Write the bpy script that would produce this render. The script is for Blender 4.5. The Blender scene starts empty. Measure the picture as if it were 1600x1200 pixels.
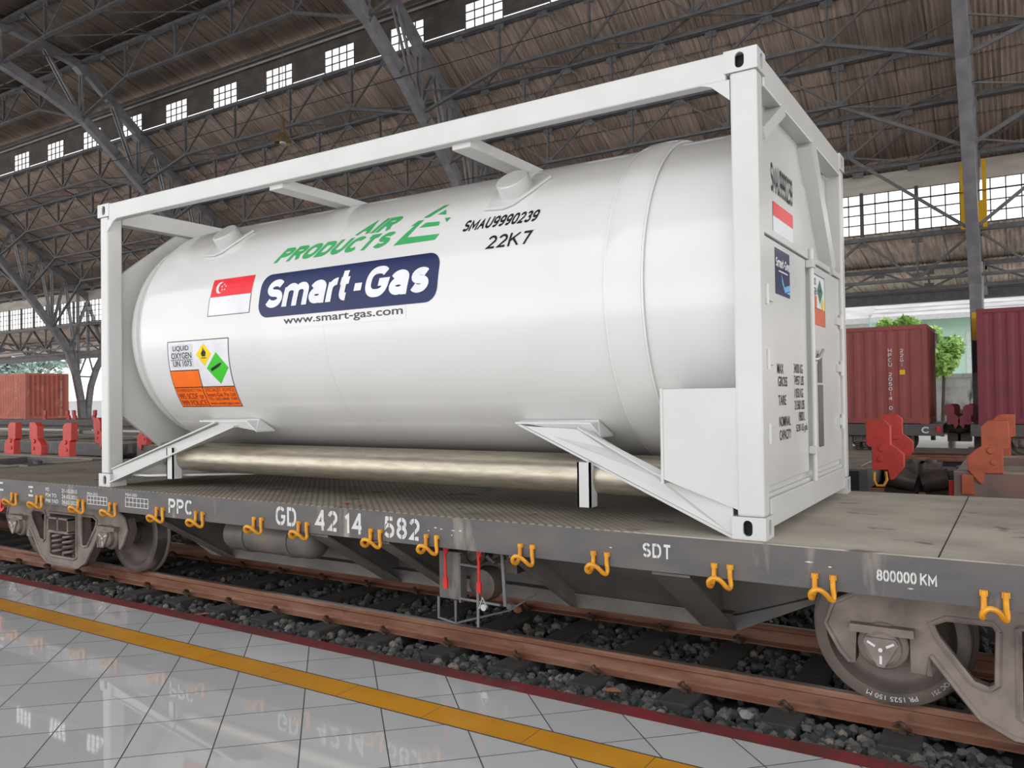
import bpy, bmesh, math, random
from mathutils import Vector, Matrix
from mathutils.geometry import tessellate_polygon
random.seed(7)
S = bpy.context.scene
COL = S.collection
pi = math.pi
# ------------------------------------------------------------------ camera
FPX, CAM = 1256.133, Vector((1.1306, -4.2199, 0.7601))
yaw, pit, rol = -0.564628, 0.017223, -0.013558
fw = Vector((math.sin(yaw)*math.cos(pit), math.cos(yaw)*math.cos(pit), math.sin(pit)))
r0 = Vector((math.cos(yaw), -math.sin(yaw), 0)); u0 = r0.cross(fw)
rt = r0*math.cos(rol) + u0*math.sin(rol); up = -r0*math.sin(rol) + u0*math.cos(rol)
cd = bpy.data.cameras.new('camera'); cam = bpy.data.objects.new('camera', cd); COL.objects.link(cam)
cam.matrix_world = Matrix(((rt.x, up.x, -fw.x, CAM.x), (rt.y, up.y, -fw.y, CAM.y), (rt.z, up.z, -fw.z, CAM.z), (0, 0, 0, 1)))
cd.sensor_width = 36; cd.lens = FPX/1600*36; cd.clip_end = 600; cd.clip_start = 0.05
S.camera = cam
# ------------------------------------------------------------------ sky and exposure
W = bpy.data.worlds.new('sky'); S.world = W; W.use_nodes = True
nt = W.node_tree; bg = nt.nodes['Background']
bg.inputs['Strength'].default_value = 1.0
tc = nt.nodes.new('ShaderNodeTexCoord'); sx = nt.nodes.new('ShaderNodeSeparateXYZ'); rp = nt.nodes.new('ShaderNodeValToRGB')
nt.links.new(tc.outputs['Generated'], sx.inputs[0]); nt.links.new(sx.outputs['Z'], rp.inputs[0]); nt.links.new(rp.outputs[0], bg.inputs[0])
rp.color_ramp.elements[0].position = 0.06; rp.color_ramp.elements[0].color = (1.45, 1.43, 1.40, 1)
rp.color_ramp.elements[1].position = 0.7; rp.color_ramp.elements[1].color = (0.78, 0.84, 0.91, 1)
e_ = rp.color_ramp.elements.new(0.22); e_.color = (1.0, 1.0, 1.0, 1)
vs = S.view_settings
vs.view_transform = 'Standard'; vs.look = 'None'; vs.gamma = 1; vs.use_curve_mapping = False
vs.exposure = 1.02
try:
    S.cycles.use_denoising = True; S.cycles.max_bounces = 8; S.cycles.diffuse_bounces = 5; S.cycles.transparent_max_bounces = 16
except Exception: pass

# ------------------------------------------------------------------ materials
def mat(name, c1, c2=None, rough=0.5, metal=0.0, scale=(6, 6, 6), lo=0.4, hi=0.65, bump=0.0, bscale=None, detail=6.0, spec=0.5,
        c3=None, s3=(2, 2, 2), lo3=0.55, hi3=0.7, island=None, coat=0.0):
    m = bpy.data.materials.new(name); m.use_nodes = True
    N, L = m.node_tree.nodes, m.node_tree.links; b = N['Principled BSDF']
    b.inputs['Roughness'].default_value = rough; b.inputs['Metallic'].default_value = metal
    b.inputs['Specular IOR Level'].default_value = spec; b.inputs['Coat Weight'].default_value = coat
    b.inputs['Base Color'].default_value = (*c1, 1)
    def noise(sc, lo, hi):
        t = N.new('ShaderNodeTexCoord'); mp = N.new('ShaderNodeMapping'); n = N.new('ShaderNodeTexNoise'); r = N.new('ShaderNodeMapRange')
        L.new(t.outputs['Object'], mp.inputs[0]); mp.inputs['Scale'].default_value = sc; L.new(mp.outputs[0], n.inputs[0])
        n.inputs['Scale'].default_value = 1; n.inputs['Detail'].default_value = detail
        L.new(n.outputs[0], r.inputs[0]); r.inputs[1].default_value = lo; r.inputs[2].default_value = hi
        return n, r.outputs[0]
    def mix(fac, a, bcol):
        x = N.new('ShaderNodeMix'); x.data_type = 'RGBA'; L.new(fac, x.inputs[0])
        if isinstance(a, tuple): x.inputs[6].default_value = (*a, 1)
        else: L.new(a, x.inputs[6])
        if isinstance(bcol, tuple): x.inputs[7].default_value = (*bcol, 1)
        else: L.new(bcol, x.inputs[7])
        return x.outputs[2]
    out = None
    if c2: _, f = noise(scale, lo, hi); out = mix(f, c1, c2)
    if island:
        g = N.new('ShaderNodeNewGeometry'); r = N.new('ShaderNodeValToRGB'); L.new(g.outputs['Random Per Island'], r.inputs[0])
        r.color_ramp.interpolation = 'CONSTANT'
        for k, (p, c) in enumerate(island):
            e = r.color_ramp.elements[k] if k < 2 else r.color_ramp.elements.new(p)
            e.position = p; e.color = (*c, 1)
        out = r.outputs[0]
    if c3: _, f = noise(s3, lo3, hi3); out = mix(f, out if out else c1, c3)
    if out: L.new(out, b.inputs['Base Color'])
    if bump:
        n, _ = noise(bscale or scale, 0, 1); bn = N.new('ShaderNodeBump'); bn.inputs['Strength'].default_value = 1; bn.inputs['Distance'].default_value = bump
        L.new(n.outputs[0], bn.inputs['Height']); L.new(bn.outputs[0], b.inputs['Normal'])
    return m
def plain(name, c, rough=0.5, metal=0.0, spec=0.25): return mat(name, c, rough=rough, metal=metal, spec=spec, c2=tuple(x*0.86 for x in c), lo=0.45, hi=0.8)
M = {}
M['white'] = mat('white paint', (0.567, 0.567, 0.557), (0.532, 0.532, 0.518), 0.28, scale=(2, 2, 2), bump=0.0015, bscale=(5, 5, 5), c3=(0.30, 0.29, 0.28), s3=(38, 38, 22), lo3=0.775, hi3=0.80)
M['tank'] = mat('tank paint', (0.664, 0.660, 0.647), (0.635, 0.631, 0.618), 0.16, scale=(1.2, 1.5, 1.5), bump=0.004, bscale=(1.6, 1.6, 1.6), detail=1.0, coat=0.2)
M['edge'] = mat('weld bead', (0.731, 0.731, 0.722), None, 0.3)
M['steel'] = mat('stainless tube', (0.47, 0.42, 0.34), (0.34, 0.30, 0.23), 0.33, 0.75, (7, 40, 40), 0.35, 0.7, c3=(0.22, 0.16, 0.10), s3=(30, 50, 50), lo3=0.68, hi3=0.74)
M['black'] = mat('black and painted shade', (0.012, 0.012, 0.013), None, 0.7)
M['navy'] = plain('navy vinyl', (0.012, 0.020, 0.085), 0.25)
M['vinylwhite'] = plain('white vinyl', (0.74, 0.74, 0.77), 0.35)
M['green'] = plain('green vinyl', (0.055, 0.36, 0.12), 0.35)
M['hazgreen'] = plain('hazard green', (0.055, 0.52, 0.035), 0.35)
M['darkgreen'] = plain('dark green', (0.01, 0.16, 0.07), 0.35)
M['red'] = plain('red vinyl', (0.74, 0.022, 0.035), 0.3)
M['orange'] = plain('orange vinyl', (0.92, 0.17, 0.012), 0.35)
M['rust orange'] = plain('orange print', (0.62, 0.10, 0.02), 0.35)
M['yellowhaz'] = plain('yellow vinyl', (0.86, 0.62, 0.01), 0.35)
M['ink'] = plain('black ink', (0.012, 0.012, 0.014), 0.45)
M['redink'] = plain('dark red ink', (0.33, 0.03, 0.01), 0.45)
M['greyink'] = plain('grey ink', (0.06, 0.065, 0.08), 0.45)
M['skyblue'] = plain('light blue print', (0.12, 0.42, 0.72), 0.35)
M['greywhite'] = plain('grey white vinyl', (0.62, 0.63, 0.66), 0.4)
M['stencil'] = mat('stencil paint', (0.62, 0.62, 0.60), (0.42, 0.41, 0.40), 0.6, scale=(30, 30, 30), lo=0.5, hi=0.75)
M['wagon'] = mat('wagon side steel', (0.087, 0.084, 0.087), (0.129, 0.112, 0.103), 0.55, scale=(3, 3, 7), lo=0.35, hi=0.7, c3=(0.302, 0.265, 0.227), s3=(6, 8, 1.2), lo3=0.62, hi3=0.75, bump=0.002, bscale=(9, 9, 9))
M['underframe'] = mat('dark underframe steel', (0.125, 0.119, 0.114), (0.216, 0.182, 0.160), 0.5, scale=(3, 3, 3), lo=0.4, hi=0.7)
M['bogie'] = mat('dusty cast iron', (0.284, 0.227, 0.199), (0.161, 0.129, 0.117), 0.6, scale=(7, 7, 7), lo=0.35, hi=0.7, bump=0.003, bscale=(18, 18, 18))
M['wheel'] = mat('worn wheel iron', (0.200, 0.160, 0.141), (0.128, 0.106, 0.096), 0.5, 0.25, scale=(5, 5, 5))
M['tread'] = mat('polished tread', (0.55, 0.53, 0.52), None, 0.25, 0.9)
M['hook'] = mat('yellow hook paint', (0.80, 0.36, 0.018), (0.62, 0.25, 0.02), 0.4, scale=(20, 20, 20))
M['railrust'] = mat('rusty rail', (0.225, 0.088, 0.050), (0.33, 0.165, 0.105), 0.65, scale=(2, 6, 14), lo=0.4, hi=0.65, c3=(0.138, 0.069, 0.046), s3=(5, 9, 9), lo3=0.55, hi3=0.75)
M['railhead'] = mat('rail running surface', (0.30, 0.22, 0.18), (0.62, 0.60, 0.58), 0.35, 0.5, scale=(0.5, 3, 3), lo=0.52, hi=0.6)
M['sleeper'] = mat('dirty concrete sleeper', (0.049, 0.046, 0.042), (0.081, 0.075, 0.066), 0.85, scale=(5, 5, 5), bump=0.004, bscale=(14, 14, 14))
M['stone'] = mat('ballast stone', (0.075, 0.075, 0.070), None, 0.85, island=[(0, (0.053, 0.058, 0.053)), (0.35, (0.092, 0.092, 0.085)), (0.6, (0.151, 0.139, 0.124)), (0.8, (0.031, 0.036, 0.035)), (0.93, (0.259, 0.216, 0.178))])
M['soil'] = mat('oily track bed', (0.016, 0.015, 0.014), (0.036, 0.032, 0.028), 0.9, scale=(4, 4, 4), bump=0.01, bscale=(22, 22, 22))
M['clip'] = mat('rail clip iron', (0.07, 0.045, 0.035), (0.13, 0.08, 0.05), 0.6, scale=(30, 30, 30))
M['redtrim'] = mat('worn red edging', (0.21, 0.026, 0.030), (0.115, 0.032, 0.028), 0.55, scale=(4, 4, 4), lo=0.4, hi=0.62, c3=(0.12, 0.07, 0.055), s3=(9, 9, 9), lo3=0.6, hi3=0.75)
M['yellow'] = mat('yellow platform tile', (0.60, 0.27, 0.020), (0.52, 0.23, 0.018), 0.25, scale=(3, 3, 3))
M['joint'] = mat('dark joint', (0.05, 0.045, 0.043), None, 0.8)
M['stake'] = mat('red stake paint', (0.600, 0.048, 0.034), (0.480, 0.042, 0.036), 0.5, scale=(8, 8, 8))
M['stakeorange'] = mat('faded orange stake paint', (0.529, 0.115, 0.048), (0.414, 0.086, 0.040), 0.55, scale=(8, 8, 8))
M['tan'] = mat('dusty frame steel', (0.351, 0.305, 0.254), (0.247, 0.208, 0.176), 0.8, scale=(4, 4, 4))
M['rustbrown'] = mat('rusty sill', (0.255, 0.150, 0.128), (0.180, 0.128, 0.120), 0.7, scale=(4, 4, 4))
M['girder'] = mat('grey girder paint', (0.128, 0.128, 0.138), (0.188, 0.183, 0.188), 0.55, scale=(5, 5, 5), lo=0.4, hi=0.7)
M['truss'] = mat('blue grey truss paint', (0.210, 0.210, 0.231), (0.306, 0.298, 0.306), 0.5, scale=(3, 3, 3), lo=0.4, hi=0.7)
M['roof'] = mat('rusty corrugated sheet', (0.375, 0.285, 0.232), (0.215, 0.165, 0.138), 0.75, scale=(15.0, 0.8, 0.8), lo=0.36, hi=0.64, c3=(0.56, 0.47, 0.41), s3=(34, 0.6, 0.6), lo3=0.60, hi3=0.78)
M['roofpale'] = mat('pale corrugated sheet', (0.921, 0.795, 0.691), (0.623, 0.494, 0.403), 0.75, scale=(7.0, 0.9, 0.9), lo=0.38, hi=0.62, c3=(0.460, 0.276, 0.172), s3=(11, 0.8, 0.8), lo3=0.60, hi3=0.78)
M['louvre'] = mat('dark ribbed cladding', (0.088, 0.077, 0.070), (0.136, 0.115, 0.099), 0.7, scale=(2, 2, 2))
M['plaster'] = mat('pale band above glazing', (0.66, 0.62, 0.57), (0.50, 0.46, 0.42), 0.8, scale=(0.6, 1, 3))
M['mullion'] = mat('glazing bar', (0.102, 0.096, 0.102), None, 0.6)
M['hanger'] = mat('brass lamp shade', (0.30, 0.22, 0.11), (0.20, 0.14, 0.08), 0.4, 0.5)
M['boxred'] = mat('oxide red container', (0.342, 0.078, 0.070), (0.278, 0.074, 0.067), 0.6, scale=(1.5, 1.5, 1.5), c3=(0.222, 0.065, 0.056), s3=(3, 3, 1), lo3=0.6, hi3=0.75)
M['boxmaroon'] = mat('maroon container', (0.247, 0.036, 0.060), (0.203, 0.039, 0.054), 0.6, scale=(1.5, 1.5, 1.5))
M['boxbrown'] = mat('faded red brown container', (0.754, 0.236, 0.180), (0.622, 0.207, 0.161), 0.65, scale=(1.5, 1.5, 1.5), c3=(0.829, 0.415, 0.302), s3=(3, 3, 1.5), lo3=0.6, hi3=0.75)
M['coupler'] = mat('oily coupler casting', (0.052, 0.048, 0.044), (0.111, 0.078, 0.062), 0.45, scale=(5, 5, 5), bump=0.01, bscale=(9, 9, 9))
M['concrete'] = mat('outdoor concrete', (0.775, 0.762, 0.737), (0.650, 0.637, 0.613), 0.9, scale=(0.7, 0.7, 0.7))
M['block'] = mat('stained block wall', (0.50, 0.49, 0.47), (0.33, 0.32, 0.31), 0.9, scale=(1.6, 1.6, 0.9), lo=0.38, hi=0.62, c3=(0.10, 0.10, 0.095), s3=(4.5, 4.5, 1.2), lo3=0.56, hi3=0.72)
M['mint'] = mat('mint green render', (0.484, 0.682, 0.561), (0.440, 0.627, 0.517), 0.85, scale=(0.4, 0.4, 0.4))
M['tileroof'] = mat('pale roof tile', (0.60, 0.57, 0.545), (0.46, 0.435, 0.42), 0.85, scale=(0.8, 2.5, 2.5))
M['trimwhite'] = plain('white render', (0.62, 0.62, 0.60), 0.8)
M['leafpale'] = mat('pale green leaves', (0.437, 0.706, 0.168), None, 0.7, island=[(0, (0.370, 0.605, 0.151)), (0.4, (0.605, 0.806, 0.269)), (0.75, (0.269, 0.470, 0.134))])
M['leafgrey'] = mat('hazy grey green leaves', (0.330, 0.420, 0.360), None, 0.8, island=[(0, (0.330, 0.435, 0.375)), (0.4, (0.450, 0.540, 0.480)), (0.75, (0.210, 0.285, 0.255))])  # distance haze mixed into the leaf colours
M['bark'] = mat('bark', (0.12, 0.09, 0.07), (0.08, 0.06, 0.05), 0.9, scale=(6, 6, 2))
M['stripeyellow'] = plain('warning yellow', (0.74, 0.42, 0.015), 0.5)
M['stripeblack'] = plain('warning black', (0.02, 0.02, 0.022), 0.5)
M['palegrey'] = plain('pale grey pipe', (0.42, 0.40, 0.37), 0.5)
M['dryleaf'] = mat('dry leaf', (0.40, 0.13, 0.05), (0.30, 0.16, 0.07), 0.7, scale=(20, 20, 20))
M['orangestone'] = mat('orange stone', (0.55, 0.20, 0.10), (0.45, 0.18, 0.10), 0.8, scale=(14, 14, 14))
M['palestone'] = mat('pale stone', (0.42, 0.40, 0.37), (0.30, 0.29, 0.27), 0.85, scale=(12, 12, 12))
M['redhandle'] = plain('red handle paint', (0.62, 0.035, 0.03), 0.4)
M['bright'] = plain('bare metal', (0.55, 0.55, 0.54), 0.35, 0.6)
M['tubelight'] = plain('white tube housing', (0.85, 0.86, 0.88), 0.4)
def sheets(m, w=0.82, lo=0.72, hi=1.22):
    N, L = m.node_tree.nodes, m.node_tree.links; b = N['Principled BSDF']; src = b.inputs['Base Color'].links[0].from_socket
    t = N.new('ShaderNodeTexCoord'); sp = N.new('ShaderNodeSeparateXYZ'); L.new(t.outputs['Object'], sp.inputs[0])
    d = N.new('ShaderNodeMath'); d.operation = 'DIVIDE'; d.inputs[1].default_value = w; L.new(sp.outputs['X'], d.inputs[0])
    f = N.new('ShaderNodeMath'); f.operation = 'FLOOR'; L.new(d.outputs[0], f.inputs[0])
    y = N.new('ShaderNodeMath'); y.operation = 'MULTIPLY'; y.inputs[1].default_value = 0.70; L.new(sp.outputs['Y'], y.inputs[0]); fy = N.new('ShaderNodeMath'); fy.operation = 'FLOOR'; L.new(y.outputs[0], fy.inputs[0])
    cb = N.new('ShaderNodeCombineXYZ'); L.new(f.outputs[0], cb.inputs[0]); L.new(fy.outputs[0], cb.inputs[1])
    wn = N.new('ShaderNodeTexWhiteNoise'); L.new(cb.outputs[0], wn.inputs[0]); r = N.new('ShaderNodeMapRange'); L.new(wn.outputs['Value'], r.inputs[0]); r.inputs[3].default_value = lo; r.inputs[4].default_value = hi
    fr = N.new('ShaderNodeMath'); fr.operation = 'FRACT'; L.new(d.outputs[0], fr.inputs[0]); e = N.new('ShaderNodeMath'); e.operation = 'LESS_THAN'; e.inputs[1].default_value = 0.05; L.new(fr.outputs[0], e.inputs[0])
    e2 = N.new('ShaderNodeMapRange'); L.new(e.outputs[0], e2.inputs[0]); e2.inputs[3].default_value = 1.0; e2.inputs[4].default_value = 0.55
    mu = N.new('ShaderNodeMath'); mu.operation = 'MULTIPLY'; L.new(r.outputs[0], mu.inputs[0]); L.new(e2.outputs[0], mu.inputs[1])
    x = N.new('ShaderNodeVectorMath'); x.operation = 'SCALE'; L.new(src, x.inputs[0]); L.new(mu.outputs[0], x.inputs['Scale']); L.new(x.outputs[0], b.inputs['Base Color'])
sheets(M['roof'], lo=0.80, hi=1.15); sheets(M['roofpale'], lo=0.85, hi=1.15)
def glassmat():
    m = bpy.data.materials.new('window glass'); m.use_nodes = True; N, L = m.node_tree.nodes, m.node_tree.links
    N.remove(N['Principled BSDF']); o = N['Material Output']
    t = N.new('ShaderNodeBsdfTransparent'); g = N.new('ShaderNodeBsdfGlossy'); x = N.new('ShaderNodeMixShader')
    t.inputs[0].default_value = (0.96, 0.965, 0.95, 1); g.inputs['Roughness'].default_value = 0.1; x.inputs[0].default_value = 0.06
    L.new(t.outputs[0], x.inputs[1]); L.new(g.outputs[0], x.inputs[2]); L.new(x.outputs[0], o.inputs[0]); return m
M['glass'] = glassmat()
def tilemat():
    m = mat('glossy white floor tile', (0.60, 0.60, 0.60), None, 0.03, spec=0.75)
    N, L = m.node_tree.nodes, m.node_tree.links; b = N['Principled BSDF']
    t = N.new('ShaderNodeTexCoord'); mp = N.new('ShaderNodeMapping'); br = N.new('ShaderNodeTexBrick'); sep = N.new('ShaderNodeVectorMath')
    sep.operation = 'SUBTRACT'; sep.inputs[1].default_value = (-1.552, -1.201, 0)
    L.new(t.outputs['Object'], sep.inputs[0]); L.new(sep.outputs[0], mp.inputs[0]); mp.inputs['Rotation'].default_value = (0, 0, pi/4)
    L.new(mp.outputs[0], br.inputs[0])
    br.offset = 0; br.squash = 1; br.inputs['Scale'].default_value = 1; br.inputs['Brick Width'].default_value = 0.4; br.inputs['Row Height'].default_value = 0.4
    br.inputs['Mortar Size'].default_value = 0.0035; br.inputs['Mortar Smooth'].default_value = 0.1
    br.inputs['Color1'].default_value = (0.50, 0.49, 0.485, 1); br.inputs['Color2'].default_value = (0.45, 0.44, 0.436, 1); br.inputs['Mortar'].default_value = (0.05, 0.045, 0.042, 1)
    L.new(br.outputs['Color'], b.inputs['Base Color'])
    mr = N.new('ShaderNodeMapRange'); L.new(br.outputs['Fac'], mr.inputs[0]); mr.inputs[3].default_value = 0.03; mr.inputs[4].default_value = 0.8
    L.new(mr.outputs[0], b.inputs['Roughness'])
    n = N.new('ShaderNodeTexNoise'); L.new(t.outputs['Object'], n.inputs[0]); n.inputs['Scale'].default_value = 2.2; n.inputs['Detail'].default_value = 1
    bn = N.new('ShaderNodeBump'); bn.inputs['Distance'].default_value = 0.0007; L.new(n.outputs[0], bn.inputs['Height']); L.new(bn.outputs[0], b.inputs['Normal'])
    return m
M['tile'] = tilemat()
def deckmat():
    m = mat('dusty wagon deck', (0.47, 0.42, 0.35), (0.29, 0.255, 0.215), 0.75, scale=(1.3, 2.0, 2), lo=0.35, hi=0.68, c3=(0.11, 0.095, 0.08), s3=(3.2, 4.5, 3), lo3=0.61, hi3=0.70)
    N, L = m.node_tree.nodes, m.node_tree.links; b = N['Principled BSDF']
    t = N.new('ShaderNodeTexCoord'); sp = N.new('ShaderNodeSeparateXYZ'); L.new(t.outputs['Object'], sp.inputs[0])
    def sine(sock, k):
        a = N.new('ShaderNodeMath'); a.operation = 'MULTIPLY'; a.inputs[1].default_value = k; L.new(sock, a.inputs[0])
        s = N.new('ShaderNodeMath'); s.operation = 'SINE'; L.new(a.outputs[0], s.inputs[0]); return s.outputs[0]
    p = N.new('ShaderNodeMath'); p.operation = 'MULTIPLY'; L.new(sine(sp.outputs['X'], 2*pi/0.062), p.inputs[0]); L.new(sine(sp.outputs['Y'], 2*pi/0.062), p.inputs[1])
    lo = N.new('ShaderNodeMapRange'); L.new(p.outputs[0], lo.inputs[0]); lo.inputs[1].default_value = 0.25; lo.inputs[2].default_value = 0.6
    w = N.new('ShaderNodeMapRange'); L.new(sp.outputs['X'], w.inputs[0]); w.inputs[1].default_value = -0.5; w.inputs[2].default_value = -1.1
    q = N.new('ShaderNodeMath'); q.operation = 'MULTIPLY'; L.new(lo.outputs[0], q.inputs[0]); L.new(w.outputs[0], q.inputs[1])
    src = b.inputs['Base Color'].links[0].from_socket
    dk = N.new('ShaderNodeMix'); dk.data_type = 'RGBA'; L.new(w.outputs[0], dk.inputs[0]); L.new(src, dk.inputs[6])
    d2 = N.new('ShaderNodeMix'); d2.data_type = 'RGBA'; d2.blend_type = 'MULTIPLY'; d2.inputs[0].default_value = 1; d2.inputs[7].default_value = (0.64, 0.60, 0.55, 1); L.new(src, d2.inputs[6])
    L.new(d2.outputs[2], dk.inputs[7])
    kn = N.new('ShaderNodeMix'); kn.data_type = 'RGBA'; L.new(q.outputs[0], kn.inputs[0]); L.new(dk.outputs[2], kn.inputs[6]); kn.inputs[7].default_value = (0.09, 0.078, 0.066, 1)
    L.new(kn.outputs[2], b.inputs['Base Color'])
    bn = N.new('ShaderNodeBump'); bn.inputs['Distance'].default_value = 0.006; L.new(q.outputs[0], bn.inputs['Height']); L.new(bn.outputs[0], b.inputs['Normal'])
    return m
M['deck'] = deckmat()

# ------------------------------------------------------------------ mesh builder and object helpers
class MB:
    def __init__(s): s.v = []; s.f = []; s.m = []; s.s = []
    def add(s, vs_, fs_, mi=0, smooth=False):
        o = len(s.v); s.v += [tuple(p) for p in vs_]
        for f in fs_: s.f.append([i+o for i in f]); s.m.append(mi); s.s.append(smooth)
        return s
    def box(s, x0, x1, y0, y1, z0, z1, mi=0):
        P = [(x, y, z) for x in (x0, x1) for y in (y0, y1) for z in (z0, z1)]
        return s.add(P, [(0, 1, 3, 2), (4, 6, 7, 5), (0, 4, 5, 1), (2, 3, 7, 6), (0, 2, 6, 4), (1, 5, 7, 3)], mi)
    def prism(s, outer, axis, c0, c1, holes=(), mi=0):
        loops = [list(outer)] + [list(h) for h in holes]
        def P(a, b, c): return {'X': (c, a, b), 'Y': (a, c, b), 'Z': (a, b, c)}[axis]
        flat = [p for l in loops for p in l]; n = len(flat)
        V = [P(a, b, c0) for a, b in flat] + [P(a, b, c1) for a, b in flat]
        tri = tessellate_polygon([[Vector((a, b, 0)) for a, b in l] for l in loops])
        F = [tuple(t) for t in tri] + [tuple(i+n for i in t) for t in tri]
        o = 0
        for l in loops:
            k = len(l)
            F += [(o+i, o+(i+1) % k, o+(i+1) % k+n, o+i+n) for i in range(k)]; o += k
        return s.add(V, F, mi)
    def bar(s, p, q, w, h, upv=(0, 0, 1), mi=0):
        p, q = Vector(p), Vector(q); d = (q-p).normalized(); u = Vector(upv)
        if abs(d.dot(u)) > 0.95: u = Vector((1, 0, 0)) if abs(d.x) < 0.9 else Vector((0, 1, 0))
        a = d.cross(u).normalized(); b = a.cross(d).normalized()
        V = [c + a*(w/2*i) + b*(h/2*j) for c in (p, q) for i, j in ((-1, -1), (1, -1), (1, 1), (-1, 1))]
        return s.add(V, [(0, 1, 2, 3), (7, 6, 5, 4), (0, 4, 5, 1), (1, 5, 6, 2), (2, 6, 7, 3), (3, 7, 4, 0)], mi)
    def tube(s, pts, r, n=8, mi=0, cap=True):
        pts = [Vector(p) for p in pts]; rings = []; a0 = None
        for i, p in enumerate(pts):
            d = (pts[min(i+1, len(pts)-1)] - pts[max(i-1, 0)]).normalized()
            if a0 is None: a0 = d.orthogonal().normalized()
            a = (a0 - d*a0.dot(d)).normalized(); a0 = a; b = d.cross(a)
            rr = r[i] if isinstance(r, (list, tuple)) else r
            rings.append([p + a*rr*math.cos(2*pi*k/n) + b*rr*math.sin(2*pi*k/n) for k in range(n)])
        V = [v for R in rings for v in R]
        F = [(i*n+k, i*n+(k+1) % n, (i+1)*n+(k+1) % n, (i+1)*n+k) for i in range(len(pts)-1) for k in range(n)]
        s.add(V, F, mi, True)
        if cap: s.add(rings[0], [tuple(range(n))], mi); s.add(rings[-1], [tuple(range(n))], mi)
        return s
    def lathe(s, prof, o, axis, n=32, mi=0, smooth=True, mis=None):
        o = Vector(o); ax = Vector(axis).normalized(); a = ax.orthogonal().normalized(); b = ax.cross(a)
        V = [o + ax*t + (a*math.cos(2*pi*k/n) + b*math.sin(2*pi*k/n))*r for t, r in prof for k in range(n)]
        for i in range(len(prof)-1):
            F = [(i*n+k, i*n+(k+1) % n, (i+1)*n+(k+1) % n, (i+1)*n+k) for k in range(n)]
            base = len(s.v) if i == 0 else base
            if i == 0: s.v += [tuple(p) for p in V]
            for f in F: s.f.append([j+base for j in f]); s.m.append(mis[i] if mis else mi); s.s.append(smooth)
        return s
    def build(s, name, mats, parent=None, bevel=0, sharp=True):
        me = bpy.data.meshes.new(name); me.from_pydata(s.v, [], s.f)
        for k in (mats if isinstance(mats, (list, tuple)) else [mats]): me.materials.append(M[k])
        me.polygons.foreach_set('material_index', s.m); me.polygons.foreach_set('use_smooth', s.s)
        bm = bmesh.new(); bm.from_mesh(me)
        bmesh.ops.remove_doubles(bm, verts=bm.verts, dist=1e-5)
        bmesh.ops.recalc_face_normals(bm, faces=bm.faces); bm.to_mesh(me); bm.free()
        if sharp and any(s.s): me.set_sharp_from_angle(angle=math.radians(40))
        o = bpy.data.objects.new(name, me); COL.objects.link(o)
        if bevel:
            b = o.modifiers.new('soft edges', 'BEVEL'); b.width = bevel; b.segments = 2; b.limit_method = 'ANGLE'; b.angle_limit = math.radians(35)
        if parent: attach(o, parent)
        else: WL[o.name] = Vector((0, 0, 0))
        return o
WL = {}
def attach(o, parent):
    o.parent = parent; o.location = -WL[parent.name]; WL[o.name] = Vector((0, 0, 0))
def thing(name, label, cat, base=(0, 0, 0), group=None):
    o = bpy.data.objects.new(name, None); COL.objects.link(o); o.location = base; o.empty_display_size = 0.2
    WL[o.name] = Vector(base); return tag(o, label, cat, group)
def tag(o, label, cat, group=None, kind=None):
    o['label'] = label; o['category'] = cat
    if group: o['group'] = group
    if kind: o['kind'] = kind
    return o
def struct(o): o['kind'] = 'structure'; return o
def copy_tree(o, parent=None, d=(0, 0, 0)):
    c = o.copy(); COL.objects.link(c)
    if parent: c.parent = parent
    else: c.location = o.location + Vector(d); WL[c.name] = c.location.copy()
    for ch in list(o.children): copy_tree(ch, c)
    return c
def dup(o, d, label, group=None):
    c = copy_tree(o, None, d); c['label'] = label
    if group: c['group'] = group
    return c

# ------------------------------------------------------------------ lettering
GL = {}
def make_glyphs(reqs):
    tmp = []
    for s_, b_ in reqs:
        cu = bpy.data.curves.new('t', 'FONT'); cu.body = s_; cu.size = 1; cu.offset = b_; cu.resolution_u = 6; cu.fill_mode = 'FRONT'
        o = bpy.data.objects.new('t', cu); COL.objects.link(o); tmp.append((s_, b_, o, cu))
    bpy.context.view_layer.update(); dg = bpy.context.evaluated_depsgraph_get()
    for s_, b_, o, cu in tmp:
        me = bpy.data.meshes.new_from_object(o.evaluated_get(dg))
        V = [(v.co.x, v.co.y) for v in me.vertices]; F = [tuple(p.vertices) for p in me.polygons]
        GL[(s_, b_)] = (V, F); bpy.data.meshes.remove(me)
    for s_, b_, o, cu in tmp: bpy.data.objects.remove(o); bpy.data.curves.remove(cu)
BLACK, BOLD, MED, THIN = 0.050, 0.034, 0.012, 0.0
TX = {BLACK: ['AIR', 'PRODUCTS', 'Smart-Gas'], BOLD: ['Smart-Gas', 'SMAU9990239', '22K7', 'MAX', 'GROSS', 'TARE', 'NOMINAL', 'CAPACITY', '34000 KG', '74957 LBS', '11050 KG', '21360 LBS', '19800 L', '5230 US gals', 'C', '22G1'],
      MED: ['LIQUID', 'OXYGEN', 'UN 1073', '995 SCDF or', '999 POLICE', 'Smart-Gas Pte Ltd', 'TEL: (65) 6848 1040', 'www.smart-gas.com', 'HPCU', '205014', '0', 'MD', 'P24 TO', 'P48 YAD', '21-10-2015', '24-03-2021', '24-03-2023', 'P024-2021', 'P024-2023', 'PR 1525 150 M', 'QC 751'] + list('PCGDSTKMHU0123456789')
          , THIN: ['IN EMERGENCY DIAL', 'SPECIALIST ADVICE']}
make_glyphs([(s_, b_) for b_, l in TX.items() for s_ in l] + [(s_, MED) for s_ in TX[BOLD] if s_ not in TX[MED]])
STROKE = 0.03
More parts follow.
